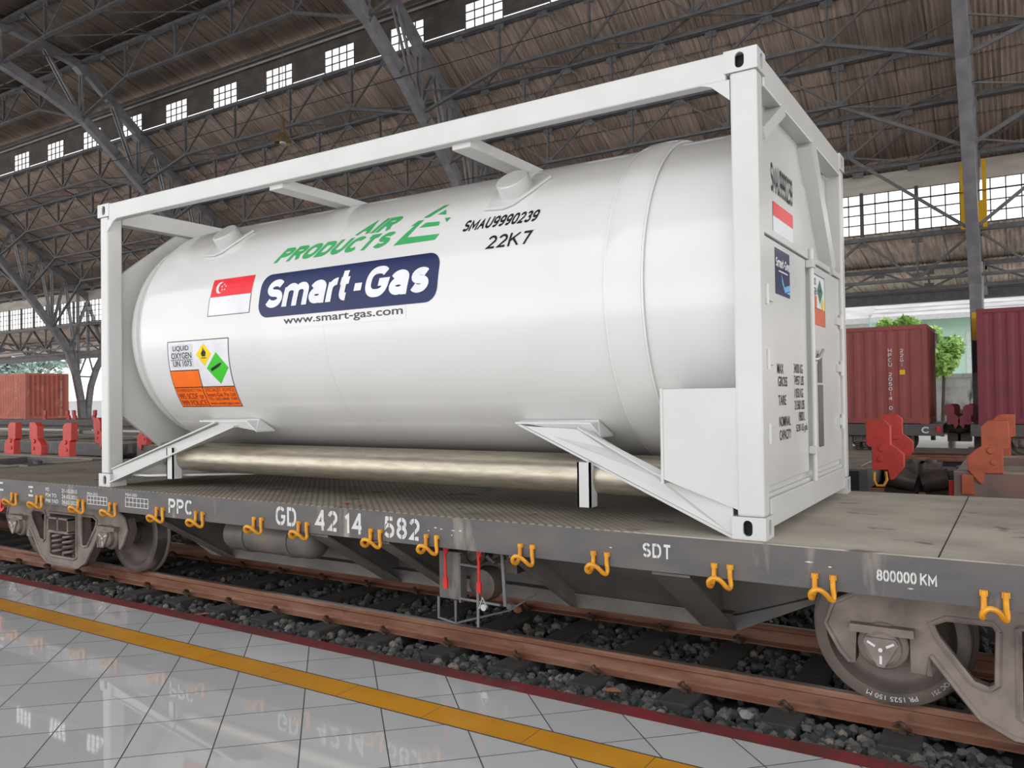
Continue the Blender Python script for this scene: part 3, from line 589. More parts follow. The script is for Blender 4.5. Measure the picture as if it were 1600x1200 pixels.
# hazard placard
hx0, hx1, h0, h1 = -5.217, -4.40, -.735, -.108
f1, f2, f3 = cyl(.002, .18, h1), cyl(.0032, .18, h1), cyl(.0044, .18, h1)
m = MB(); hw, hh = hx1-hx0, h1-h0
def hp(a, b): return (hx0+hw*a, h0+hh*b)
def hr(a0, a1, b0, b1): return [hp(a0, b0), hp(a1, b0), hp(a1, b1), hp(a0, b1)]
poly(m, hr(0, 1, 0, 1), f1, 0, SV); poly(m, hr(.005, .485, .335, .585), f2, 1, SV); poly(m, hr(.005, .995, .006, .328), f2, 1, SV); poly(m, hr(.045, .42, .63, .955), f2, 5, SV)
lw = .010
for q in (hr(0, 1, 0, lw), hr(0, 1, 1-lw, 1), hr(0, lw*.7, 0, 1), hr(1-lw*.7, 1, 0, 1), hr(0, 1, .325, .338), hr(0, .49, .58, .593), hr(.482, .49, .338, .593), hr(.47, .48, 0, .33), hr(.05, .40, .735, .743)): poly(m, q, f3, 2, SV)
poly(m, [hp(.60, 1-.05), hp(.725, 1-.20), hp(.60, 1-.36), hp(.475, 1-.20)], f2, 3, SV); poly(m, [hp(.80, 1-.18), hp(.975, 1-.40), hp(.80, 1-.63), hp(.625, 1-.40)], f2, 4, SV)
poly(m, [hp(.56, .745), hp(.64, .745), hp(.64, .755), hp(.56, .755)], f3, 2); 
poly(m, [hp(.575, .77), hp(.625, .77), hp(.640, .82), hp(.618, .865), hp(.612, .84), hp(.596, .90), hp(.585, .85), hp(.572, .83), hp(.560, .81)], f3, 2, SV)
poly(m, [hp(.69, .595), hp(.70, .555), hp(.84, .625), hp(.875, .665), (hp(.86, .672)), hp(.82, .66)], f3, 2, SV)
letter(m, 'LIQUID', MED, (*[hx0+hw*a for a in (.09, .36)], *[h0+hh*b for b in (.855, .935)]), f3, 2, 0, SV); letter(m, 'OXYGEN', MED, (*[hx0+hw*a for a in (.06, .40)], *[h0+hh*b for b in (.755, .84)]), f3, 2, 0, SV)
letter(m, 'UN 1073', MED, (*[hx0+hw*a for a in (.08, .39)], *[h0+hh*b for b in (.645, .725)]), f3, 2, 0, SV)
for s_, b_, a0, a1, b0, b1 in (('IN EMERGENCY DIAL', THIN, .03, .45, .26, .31), ('995 SCDF or', MED, .03, .45, .14, .235), ('999 POLICE', MED, .03, .45, .025, .12), ('SPECIALIST ADVICE', THIN, .505, .975, .255, .315), ('Smart-Gas Pte Ltd', MED, .505, .97, .175, .24), ('TEL: (65) 6848 1040', MED, .505, .975, .10, .16), ('www.smart-gas.com', MED, .505, .975, .025, .08)):
    letter(m, s_, b_, (hx0+hw*a0, hx0+hw*a1, h0+hh*b0, h0+hh*b1), f3, 6, 0, SV)
m.build('hazard_placard', ['vinylwhite', 'orange', 'ink', 'yellowhaz', 'hazgreen', 'greywhite', 'redink'], SHELL)
# braces, legs, side panels
def yb_(x, far, a): return CW-a if far else a
for far in (0, 1):
    def Q(x, y, z): return (x, CW-y if far else y, z)
    def slab(m, P, n, mi=0):                    # polygon P extruded along n
        V = [Vector(Q(*p)) for p in P]; N_ = Vector(Q(*n))-Vector(Q(0, 0, 0)); k = len(P)
        m.add(V+[v+N_ for v in V], [tuple(range(k)), tuple(range(2*k-1, k-1, -1))]+[(i, (i+1) % k, (i+1) % k+k, i+k) for i in range(k)], mi)
    m = MB(); slab(m, [(-1.66, .335, .572), (-1.25, .31, .555), (-1.10, .285, .49), (-.66, .12, .315), (-.178, .025, .160), (-.178, .025, .012)], (0, .014, 0))
    slab(m, [(-1.73, .36, .592), (-.178, .012, .012), (-.178, .10, .012), (-1.60, .47, .592)], (0, 0, -.016)); slab(m, [(-1.25, .30, .560), (-.66, .10, .315), (-.178, .012, .160), (-.178, .07, .160), (-.66, .17, .315), (-1.25, .38, .560)], (0, 0, .010))
    m.build('brace', 'white', T)
    m = MB(); slab(m, [(-1.74, .345, .585), (-1.18, .345, .585), (-1.12, .37, .50), (-1.12, .56, .50), (-1.18, .47, .60), (-1.74, .47, .60)], (0, 0, .012)); m.build('brace_pad', 'white', T)
    m = MB(); slab(m, [(-5.885, .03, .05), (-4.60, .335, .545), (-4.45, .36, .585), (-4.72, .36, .590), (-5.885, .03, .155)], (0, .012, 0))
    slab(m, [(-5.885, -.004, .05), (-4.55, .30, .555), (-4.55, .42, .555), (-5.885, .09, .05)], (0, 0, -.014)); slab(m, [(-5.885, .012, .155), (-4.80, .30, .575), (-4.80, .36, .575), (-5.885, .06, .155)], (0, 0, .012))
    m.build('brace', 'white', T)
    m = MB(); slab(m, [(-5.05, .335, .585), (-4.42, .335, .585), (-4.33, .36, .50), (-4.33, .56, .50), (-4.42, .47, .60), (-5.05, .47, .60)], (0, 0, .012)); m.build('brace_pad', 'white', T)
    for x in (-1.14, -5.245):
        m = MB(); y0, y1 = sorted((yb_(x, far, .17), yb_(x, far, .26))); m.box(x-.045, x+.045, y0, y0+.012, .085, .36); m.box(x-.045, x-.033, y0, y1, .085, .36); m.box(x+.033, x+.045, y0, y1, .085, .36); m.build('support_leg', 'white', T)
    m = MB(); slab(m, [(-.565, .016, .297), (-.565, .016, .797), (-.145, .016, .797), (-.145, .016, .150)], (0, .012, 0)); slab(m, [(-.575, .012, .270), (-.575, .012, .80), (-.56, .012, .80), (-.56, .012, .270)], (0, .5, 0)); m.build('side_panel', 'white', T)
for yc, x0 in ((.315, -5.30), (.62, -6.00)):
    m = MB(); m.lathe([(0, 0), (0, .108), (.012, .113), (5.10, .113), (5.1, 0)] if yc < .5 else [(0, 0), (.0, .05), (.02, .09), (.06, .113), (5.6, .113), (5.6, 0)], (x0, yc, .265), (1, 0, 0), 40); m.build('vaporiser_tube', 'steel', T)['label'] = 'dull stainless steel tube under the tank'
# end cabinet
m = MB(); m.box(-.16, -.055, .125, CW-.125, .225, 1.63); m.box(-.145, -.118, .125, CW-.125, 1.63, 2.42); m.build('cabinet_body', 'white', T)
XE = -.030
def ed(y0, y1, z0, z1, t=.025): return MB().box(XE-t, XE, y0, y1, z0, z1)
door = {}
for nm, y0, y1 in (('a', .135, 1.165), ('b', 1.265, 2.275)):
    m = ed(y0, y1, .265, 1.625); door[nm] = m.build('cabinet_door', 'white', T, bevel=.004)
m = MB(); m.box(-.06, -.018, .125, 1.23, 1.632, 1.672); m.build('door_lintel', 'white', T, bevel=.004); m = MB(); m.box(-.06, -.018, 1.25, 2.30, 1.632, 1.672); m.build('door_lintel', 'white', T, bevel=.004)
m = MB(); m.tube([(-.005, 1.215, .20), (-.005, 1.215, 1.70)], .017, 12); bar_ = m.build('lock_bar', 'white', T)
for z in (.40, 1.60): m = MB(); m.box(-.032, .016, 1.17, 1.255, z-.025, z+.025); m.build('bar_bracket', 'white', bar_, bevel=.004)
for nm, yh, sg in (('a', .155, 1), ('b', 2.255, -1)):
    for z in (.55, .95, 1.30):
        m = MB(); ya, yb = sorted((yh-sg*.03, yh+sg*.16)); m.box(XE, XE+.014, ya, yb, z-.028, z+.028); m.tube([(XE+.014, yh, z-.055), (XE+.014, yh, z+.055)], .015, 10); m.build('hinge', 'white', door[nm])
m = MB(); m.tube([(XE+.012, 1.33, .985), (XE+.03, 1.36, .99), (XE+.03, 1.52, 1.055)], .012, 8); m.box(XE, XE+.012, 1.29, 1.42, .955, 1.02); m.build('door_handle', 'bright', door['b'])
m = MB(); m.box(XE, XE+.004, 1.47, 1.62, .40, .82); m.box(XE, XE+.005, 1.47, 1.60, .835, 1.03); m.build('sight_slot', 'louvre', door['b'])
def fe(o): return lambda u, v: (XE+o, u, v)
m = MB(); poly(m, rect(.40, .735, 1.330, 1.592), fe(.002), 0)
m.add([], []); strokes(m, 'Smart-Gas', (.41, .728, 1.487, 1.540), fe(.004), .22, 1); poly(m, rect(.47, .68, 1.462, 1.470), fe(.004), 1)
poly(m, [(.53, 1.46), (.60, 1.385), (.735, 1.41), (.735, 1.375), (.61, 1.352), (.55, 1.40)], fe(.003), 2); poly(m, [(.64, 1.352), (.735, 1.372), (.735, 1.350)], fe(.003), 2); m.build('company_sticker', ['navy', 'vinylwhite', 'skyblue'], door['a'])
m = MB()
for s_, y0, y1, z in (('MAX', .405, .545, .935), ('34000 KG', .80, 1.03, .945), ('GROSS', .42, .63, .862), ('74957 LBS', .80, 1.05, .872), ('TARE', .42, .595, .755), ('11050 KG', .80, 1.03, .795), ('21360 LBS', .80, 1.06, .722), ('NOMINAL', .43, .69, .633), ('19800 L', .90, 1.07, .650), ('CAPACITY', .435, .70, .556), ('5230 US gals', .83, 1.13, .575)):
    letter(m, s_, MED, (y0, y1, z-.058, z), fe(.002), 0)
m.build('weight_lettering', 'ink', door['a'])
m = MB(); A0, A1, B0, B1 = 1.29, 1.74, 1.225, 1.568
def er(a0, a1, b0, b1): return rect(A0+(A1-A0)*a0, A0+(A1-A0)*a1, B0+(B1-B0)*b0, B0+(B1-B0)*b1)
def ep(a, b): return (A0+(A1-A0)*a, B0+(B1-B0)*b)
poly(m, er(0, 1, 0, 1), fe(.0015), 0); poly(m, er(0, 1, 0, .33), fe(.003), 1); poly(m, er(0, .42, .33, .57), fe(.003), 1)
for q in (er(0, 1, .985, 1), er(.985, 1, 0, 1), er(0, 1, .325, .335)): poly(m, q, fe(.004), 2)
poly(m, [ep(.66, .93), ep(.86, .68), ep(.66, .43), ep(.46, .68)], fe(.003), 3); poly(m, [ep(.86, .58), ep(.98, .43), ep(.86, .29), ep(.74, .43)], fe(.0045), 4); poly(m, [ep(.60, .70), ep(.70, .74), ep(.72, .70), ep(.62, .66)], fe(.0045), 2)
letter(m, 'LIQUID', MED, (A0+.02, A0+.17, B0+.26, B0+.315), fe(.004), 2); letter(m, 'OXYGEN', MED, (A0+.01, A0+.185, B0+.20, B0+.25), fe(.004), 2)
m.build('hazard_sticker', ['vinylwhite', 'rust orange', 'ink', 'darkgreen', 'yellowhaz'], door['b'])
# recessed upper panel with its slanting struts
XU = -.085
m = MB(); m.box(XU-.02, XU, .13, 1.98, 1.66, 2.16); m.build('upper_panel', 'white', T); m = MB(); m.box(XU-.03, XU-.010, .13, 1.72, 2.16, 2.42); m.build('upper_panel', 'white', T)
UP = [o for o in T.children if o.name.startswith('upper_panel')][0]
fu = lambda o: (lambda u, v: (XU+o, u, v))
m = MB(); strokes(m, 'SMAU9990239', (.56, 1.08, 1.955, 2.125), fu(.003), .15); m.build('number_lettering', 'ink', UP)
m = MB(); poly(m, rect(.59, 1.08, 1.705, 1.90), fu(.002), 1); poly(m, [(.59, 1.815), (1.08, 1.815), (1.08, 1.90), (.59, 1.90)], fu(.003), 0); m.build('flag_sticker', ['red', 'vinylwhite'], UP)
m = MB(); m.bar((-.05, .58, 2.42), (-.05, .13, 2.16), .07, .10, (0, 1, 1)); m.build('end_strut', 'white', T); m = MB(); m.bar((-.05, 1.33, 2.43), (-.05, 1.98, 1.66), .10, .13, (0, 1, 1)); m.build('end_strut', 'white', T)
# ================================================================== the flat wagon
WG = thing('flat_wagon', 'black flat wagon with white stencilled numbers carrying the tank container', 'railway wagon', (-2.95, tc(1), RAILTOP))
WX0, WX1 = -9.2, 3.3
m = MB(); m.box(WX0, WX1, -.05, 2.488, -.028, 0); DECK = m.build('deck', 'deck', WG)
for x in (.79, -5.35): m = MB(); m.box(x, x+.006, -.049, 2.487, -.002, .0012); m.build('deck_seam', 'black', DECK)
def fY(o): return lambda u, v: (u, -.052-o, v)
m = MB(); m.box(WX0, WX1, -.052, -.030, -.205, -.006); m.box(WX0, WX1, -.03, .08, -.205, -.190); SILL = m.build('side_sill', 'wagon', WG)
m = MB(); m.box(WX0, WX1, 2.468, 2.490, -.205, -.006); m.build('side_sill', 'wagon', WG)
for x in (WX0, WX1-.03): m = MB(); m.box(x, x+.03, -.03, 2.468, -.24, -.028); m.build('end_sill', 'wagon', WG)
# rope hooks
def hook(x):
    y = -.066; w = .085; P = [(x, y, -.128), (x, y, -.19), (x-.002, y-.012, -.222), (x-.004, y-.040, -.238), (x-.006, y-.068, -.228), (x-.002, y-.082, -.205), (x+.018, y-.086, -.186), (x+.042, y-.078, -.188), (x+.062, y-.058, -.208), (x+.076, y-.034, -.236), (x+w, y-.012, -.246), (x+w+.004, y, -.228), (x+w, y, -.19), (x+w, y, -.125)]
    Q = []
    for i in range(len(P)-1):
        p0, p1, p2, p3 = [Vector(P[min(max(j, 0), len(P)-1)]) for j in (i-1, i, i+1, i+2)]
        for k in range(4):
            t = k/4; Q.append(.5*((2*p1)+(-p0+p2)*t+(2*p0-5*p1+4*p2-p3)*t*t+(-p0+3*p1-3*p2+p3)*t**3))
    Q.append(Vector(P[-1])); m = MB(); m.tube(Q, .0125, 8); m.box(x-.016, x+.016, -.068, -.052, -.150, -.126); m.box(x+w-.016, x+w+.016, -.068, -.052, -.150, -.126); return m
for x in (-7.49, -7.01, -6.285, -5.78, -5.09, -4.565, -3.865, -3.375, -2.67, -2.185, -1.46, -.965, -.257, .25, .97): hook(x).build('rope_hook', 'hook', SILL)
for s_, r_ in (('PPC', (-4.94, -4.62, -.165, -.045)), ('GD', (-3.63, -3.41, -.170, -.030)), ('42', (-3.21, -2.99, -.176, -.028)), ('14', (-2.925, -2.75, -.176, -.030)), ('582', (-2.555, -2.245, -.178, -.033)), ('SDT', (-.665, -.497, -.132, -.053)), ('800000 KM', (.53, .785, -.133, -.078))):
    m = MB(); strokes(m, s_, r_, fY(.0015), .19 if len(s_) < 5 else .22, 0, 0, .16 if len(s_) < 5 else .10, None, .07); m.build('stencil_lettering', 'stencil', SILL)
m = MB()
for a, b, z0, z1 in (('MD', '21-10-2015', -.080, -.045), ('P24 TO', '24-03-2021', -.135, -.098), ('P48 YAD', '24-03-2023', -.188, -.152)):
    letter(m, a, MED, (-6.87, -6.87+.032*len(a), z0, z1), fY(.0015)); letter(m, b, MED, (-6.585, -6.325, z0, z1), fY(.0015))
m.build('date_lettering', 'stencil', SILL)
for t, x0, x1, z0, z1, zt in (('P024-2021', -6.155, -5.84, -.160, -.088, -.055), ('P024-2023', -5.555, -5.225, -.150, -.070, -.032)):
    m = MB(); letter(m, t, MED, (x0, x0+.17, zt-.024, zt), fY(.0015))
    for k in range(7): x = x0+(x1-x0)*k/6; poly(m, rect(x-.004, x+.004, z0, z1), fY(.0015))
    for k in range(3): z = z0+(z1-z0)*k/2; poly(m, rect(x0, x1, z-.003, z+.003), fY(.0018))
    m.build('inspection_grid', 'stencil', SILL)
m = MB(); [poly(m, rect(a, a+w, z-.02, z), fY(.0015)) for a, w, z in ((-7.19, .085, -.045), (-7.155, .03, -.085), (-7.19, .085, -.128), (-7.78, .09, -.03), (-7.75, .07, -.10))]; m.build('small_marking', 'stencil', SILL)
# chalk strokes and scratches
m = MB()
for x, z, w in ((-2.13, -.08, .03), (-2.08, -.085, .025), (-1.99, -.088, .035), (-1.93, -.085, .03), (-1.99, -.118, .012), (-2.18, -.103, .015), (.20, -.075, .045), (.31, -.09, .02), (.66, -.155, .03), (-.87, -.098, .02)):
    poly(m, [(x, z), (x+w*.5, z+.004), (x+w, z+.001), (x+w*.6, z-.004)], fY(.0012))
m.build('chalk_mark', 'stencil', SILL)
# deep centre sill and outriggers
def yf(y, far): return 2*tc(1)-y if far else y
for far in (0, 1):
    a, b = sorted((yf(.86, far), yf(.875, far)))
    m = MB(); m.prism([(-6.6, -.20), (-6.6, -.30), (-6.30, -.37), (-5.49, -.63), (-.41, -.63), (.10, -.44), (.55, -.37), (.55, -.20)], 'Y', a, b)
    a, b = sorted((yf(.80, far), yf(.99, far)))
    m.prism([(-6.6, -.33), (-6.32, -.40), (-5.51, -.712), (-.39, -.712), (.12, -.465), (.55, -.40), (.55, -.385), (.10, -.445), (-.41, -.625), (-5.49, -.625), (-6.30, -.385), (-6.6, -.315)], 'Y', a, b)
    a, b = sorted((yf(.77, far), yf(1.0, far))); m.box(-5.47, -.43, a, b, -.622, -.610); m.build('centre_sill', 'underframe', WG)
    for x, w in ((-5.25, .16), (-3.22, .18), (-2.62, .14), (-1.55, .05), (-.52, .22)):
        m = MB(); P = [(.0, -.20), (.86, -.20), (.86, -.70), (.78, -.70), (.0, -.225)]; m.prism([(yf(p, far), z) for p, z in P], 'X', x-.008, x+.008)
        V = [(x-w/2, -.01, -.218), (x+w/2, -.01, -.218), (x+w/2, .80, -.705), (x-w/2, .80, -.705)]; V = [(p, yf(q, far), z) for p, q, z in V]; V += [(p, q, z-.014) for p, q, z in V]
        m.add(V, [(0, 1, 2, 3), (7, 6, 5, 4), (0, 4, 5, 1), (1, 5, 6, 2), (2, 6, 7, 3), (3, 7, 4, 0)]); m.build('outrigger', 'underframe', WG)
m = MB(); V = [(-1.54, .20, -.215), (-.53, .20, -.215), (-.53, .80, -.615), (-1.54, .80, -.615)]; V += [(x, y+.012, z-.004) for x, y, z in V]; m.add(V, [(0, 1, 2, 3), (7, 6, 5, 4), (0, 4, 5, 1), (1, 5, 6, 2), (2, 6, 7, 3), (3, 7, 4, 0)]); m.box(-1.30, -.70, .20, .235, -.235, -.218); m.build('apron_plate', 'underframe', WG)
m = MB(); m.box(-6.3, .4, 1.05, 1.39, -.30, -.028)
for k in range(11): m.box(-6.1+.6*k, -6.04+.6*k, -.02, 2.46, -.13, -.028)
m.build('floor_bearer', 'underframe', WG)
# air reservoir
m = MB(); m.lathe([(0, 0), (.0, .03), (.02, .09), (.06, .128), (.10, .138), (1.02, .138), (1.06, .128), (1.10, .09), (1.12, .03), (1.12, 0)], (-4.72, .40, -.375), (1, 0, 0), 36); RS = m.build('air_reservoir', 'underframe', WG)
for x in (-4.45, -3.92): m = MB(); m.lathe([(0, .136), (0, .146), (.05, .146), (.05, .136)], (x, .40, -.375), (1, 0, 0), 36); m.box(x, x+.05, .39, .41, -.24, -.03); m.build('reservoir_strap', 'underframe', RS)
# brake gear
m = MB(); m.box(-2.235, -2.02, .14, .15, -.585, -.27); m.box(-2.03, -2.015, .08, .15, -.585, -.27); BRK = m.build('brake_bracket', 'wagon', WG)
for x in (-2.13, -1.86):
    m = MB(); m.tube([(x-.012, .075, -.225), (x, .07, -.30), (x, .07, -.44)], .010, 8); m.box(x-.016, x+.016, .062, .078, -.50, -.43); m.tube([(x+.012, .08, -.225), (x, .075, -.27)], .012, 8); m.build('brake_handle', 'redhandle', BRK)['label'] = 'red brake handle'
for P_, r_ in (([(-2.02, .075, -.33), (-1.87, .075, -.335)], .008), ([(-2.02, .075, -.555), (-1.70, .075, -.56)], .008), ([(-2.19, .07, -.56), (-2.19, .07, -.70), (-2.05, .07, -.72), (-2.05, .07, -.57)], .009), ([(-1.87, .07, -.48), (-1.87, .07, -.72)], .009), ([(-1.68, .07, -.205), (-1.66, .07, -.56)], .011), ([(-2.05, .07, -.72), (-1.87, .45, -.70), (-1.66, .45, -.56)], .007)): m = MB(); m.tube(P_, r_, 6); m.build('step_rail', 'girder', BRK)
m = MB(); m.lathe([(0, 0), (0, .10), (.06, .115), (.14, .10), (.16, 0)], (-1.90, .30, -.47), (0, -1, 0), 20); m.lathe([(0, 0), (0, .07), (.12, .08), (.16, .04), (.16, 0)], (-1.98, .32, -.28), (0, -1, 0), 16); m.box(-1.85, -1.70, .28, .42, -.40, -.24); m.tube([(-1.82, .10, -.26), (-1.78, .12, -.30), (-1.74, .2, -.28)], .018, 8); m.build('brake_valve', 'coupler', BRK)
m = MB(); m.lathe([(0, 0), (0, .02), (.03, .022), (.03, 0)], (-1.83, .10, -.59), (0, -1, 0), 12); m.tube([(-1.86, .07, -.60), (-1.835, .07, -.525), (-1.80, .07, -.585)], .006, 6); m.build('release_pull', 'bright', BRK)
m = MB(); m.prism([(-7.86, -.30), (-7.82, -.335), (-7.73, -.335), (-7.68, -.30), (-7.68, -.275), (-7.715, -.30), (-7.745, -.30), (-7.735, -.205), (-7.775, -.205), (-7.79, -.30), (-7.825, -.30), (-7.86, -.265)], 'Y', -.05, -.035); m.build('towing_hook', 'redhandle', WG)['label'] = 'red towing hook'
# bogies
def wheel_mb(x, sgn, yc):
    """one wheel, rim face outward (sgn -1 = towards the platform)"""
    m = MB(); y0 = yc+sgn*.640
    prof = [(0, .0), (.0, .10), (-.05, .105), (-.055, .13), (-.060, .17), (-.062, .265), (-.030, .305), (.016, .318), (.022, .324), (.022, .378), (.016, .387), (-.075, .391), (-.088, .395), (-.098, .414), (-.108, .418), (-.118, .412), (-.118, .33), (-.10, .30), (-.06, .20), (-.11, .11), (-.11, 0)]
    m.lathe([(t, r_) for t, r_ in prof], (x, y0, -.543), (0, sgn, 0), 56, mis=[1 if i in (10, 11) else 0 for i in range(len(prof)-1)]); return m
def bogie(xb, yc, parent, detail=True, names=('bogie',)):
    m = MB(); hole_r = [(.36, -.365), (.56, -.365), (.625, -.40), (.60, -.47), (.45, -.665), (.38, -.685), (.345, -.66), (.335, -.40)]
    hole_l = [(-a, b) for a, b in hole_r[::-1]]
    ctr = [(-.255, -.37), (.255, -.37), (.255, -.80), (.20, -.825), (-.20, -.825), (-.255, -.80)]
    half = [(0, -.27), (.5, -.27), (.78, -.262), (.96, -.285), (1.09, -.36), (1.13, -.47), (1.06, -.60), (1.01, -.655), (.985, -.65), (.975, -.47), (.725, -.47), (.722, -.66), (.64, -.66), (.63, -.56), (.42, -.83), (.28, -.90), (0, -.905)]
    outer = half + [(-a, b) for a, b in half[::-1][1:-1]]
    for sgn in (-1, 1):
        y0 = yc+sgn*.80; a, b = sorted((y0, y0+sgn*.10))
        m.prism([(xb+p, z) for p, z in outer], 'Y', a, b, [[(xb+p, z) for p, z in h] for h in (hole_r, hole_l, ctr)])
        yr = y0+sgn*.10                                            # raised edges
        for h in (hole_r, hole_l, ctr): m.tube([(xb+p, yr, z) for p, z in h+h[:1]], .016, 6)
        m.tube([(xb+p, yr, z+.008) for p, z in half[2:8]], .014, 6); m.tube([(xb-p, yr, z+.008) for p, z in half[2:8]], .014, 6)
        m.tube([(xb+p, yr, z) for p, z in half[12:]], .016, 6); m.tube([(xb-p, yr, z) for p, z in half[12:]], .016, 6)
        for s2 in (-1, 1): m.box(*sorted((xb+s2*.70, xb+s2*1.0)), *sorted((y0+sgn*.02, y0+sgn*.16)), -.475, -.435)
    m.box(xb-.18, xb+.18, yc-.80, yc+.80, -.42, -.25); m.lathe([(0, 0), (0, .2), (.05, .2), (.05, 0)], (xb, yc, -.255), (0, 0, 1), 16)
    B = m.build('bogie', 'bogie', parent)
    for ax in (-.85, .85):
        m = MB(); m.lathe([(-.76, 0), (-.76, .065), (-.62, .085), (.62, .085), (.76, .065), (.76, 0)], (xb+ax, yc, -.543), (0, 1, 0), 20); m.build('axle', 'wheel', B)
        for sgn in (-1, 1): wheel_mb(xb+ax, sgn, yc).build('wheel', ['wheel', 'tread'], B)
        for sgn in ((-1, 1) if detail else (-1,)):
            yo = yc+sgn*.78; m = MB(); m.box(xb+ax-.11, xb+ax+.11, *sorted((yo, yo+sgn*.12)), -.60, -.475)
            m.lathe([(0, 0), (0, .122), (.12, .122), (.135, .112), (.14, .095), (.175, .092), (.19, .075), (.19, 0)], (xb+ax, yo, -.543), (0, sgn, 0), 32)
            P = [(xb+ax+.082*math.cos(math.radians(t))*(1.0 if t % 120 == 90 % 120 else .55), -.548+.082*math.sin(math.radians(t))*(1.0 if t % 120 == 90 % 120 else .55)) for t in range(-90, 270, 60)]
            m.prism([(xb+ax+.088*math.cos(math.radians(t)), -.543+.088*math.sin(math.radians(t))) for t in (-100, -80, 20, 40, 140, 160)], 'Y', *sorted((yo+sgn*.19, yo+sgn*.205)))
            AB = m.build('axle_box', 'bogie', B)
            if sgn < 0 and detail:
                m = MB(); yq = yo+sgn*.207
                for t in (-90, 30, 150):
                    c_, s_ = math.cos(math.radians(t)), math.sin(math.radians(t)); poly(m, [(xb+ax+c_*r_-s_*w_, -.543+s_*r_+c_*w_) for r_, w_ in ((.03, -.006), (.072, -.006), (.072, .006), (.03, .006))], lambda u, v: (u, yq, v))
                m.lathe([(0, 0), (0, .011), (.006, .011), (.006, 0)], (xb+ax, yq, -.543), (0, -1, 0), 10); m.build('paint_mark', 'vinylwhite', B)
    for sgn in (-1, 1):
        yo = yc+sgn*.86; m = MB(); m.box(xb-.20, xb+.20, *sorted((yo-sgn*.03, yo+sgn*.10)), -.565, -.54); m.box(xb-.20, xb+.20, *sorted((yo-sgn*.03, yo+sgn*.10)), -.425, -.405)
        for q in (-.20, -.012, .176): m.box(xb+q, xb+q+.024, *sorted((yo-sgn*.03, yo+sgn*.10)), -.55, -.41)
        m.box(xb-.2, xb+.2, *sorted((yo-sgn*.03, yo)), -.55, -.41); m.build('bolster_end', 'bogie', B)
        for q in (-.115, .085):
            for dy in (0, ):
                m = MB(); m.tube([(xb+q+.058*math.cos(t), yo+sgn*.015+.058*math.sin(t), -.80+.235*t/(2*pi*4.5)) for t in [2*pi*4.5*k/110 for k in range(111)]], .017, 6); m.build('coil_spring', 'wheel', B)
    return B
BL, BR = bogie(-7.25, tc(1), WG), bogie(1.35, tc(1), WG)
m = MB(); xw, yw = .50, tc(1)-.640-.0235
for s_, a0, a1 in (('PR 1525 150 M', 292, 250), ('QC 751', 322, 305)):
    f = lambda u, v: (xw+(.338+v)*math.cos(math.radians(u)), yw, -.543+(.338+v)*math.sin(math.radians(u)))
    letter(m, s_, MED, (a0, a1, 0, .026), f)
m.build('wheel_lettering', 'stencil', BR)
def coupler(x, d, yc, z, parent, mt='coupler'):
    m = MB(); m.box(*sorted((x+d*.03, x+d*.34)), yc-.26, yc+.26, z-.34, z+.10); m.tube([(x+d*.1, yc-.30, z+.02), (x+d*.36, yc-.30, z-.05)], [.12, .10], 10); m.box(*sorted((x-d*.25, x+d*.05)), yc-.12, yc+.12, z-.14, z+.13); m.tube([(x, yc, z), (x+d*.22, yc, z)], [.10, .09], 10)
    m.prism([(yc-.17, z-.16), (yc+.17, z-.16), (yc+.19, z), (yc+.17, z+.16), (yc-.17, z+.16), (yc-.19, z)], 'X', *sorted((x+d*.20, x+d*.42)))
    m.tube([(x+d*.30, yc, z-.22), (x+d*.30, yc, z+.20)], .055, 10); m.tube([(x+d*.05, yc+.3, z-.02), (x+d*.2, yc+.26, z-.26), (x+d*.36, yc+.2, z-.30)], .022, 8)
    return m.build('coupler', mt, parent)
coupler(WX0, -1, tc(1), -.16, WG)

# ------------------------------------------------------------------ other wagons
STK = [(-.10, .50), (.07, .50), (.13, .44), (.13, .25), (.19, .21), (.25, .15), (.25, .02), (.15, -.11), (.12, -.11), (.10, -.01), (-.05, -.01), (-.05, .22), (-.10, .24)]
def stake(x, y, d, mt, parent, th=.10, z=0, sc=1.0):
    m = MB(); m.prism([(x+d*a*sc, z+b*sc) for a, b in STK], 'Y', y-th/2, y+th/2); m.lathe([(0, 0), (0, .035), (.018, .035), (.018, 0)], (x+d*.05, y-th/2, z+.21), (0, -1, 0), 12)
    m.lathe([(0, 0), (0, .03), (.012, .03), (.012, 0)], (x+d*.03, y-th/2, z+.10), (0, -1, 0), 12)
    o = m.build('corner_stake', mt, parent, bevel=.008); o['label'] = 'orange hinged stake' if 'orange' in mt else 'dark red hinged stake' if 'box' in mt else 'red hinged stake'; return o
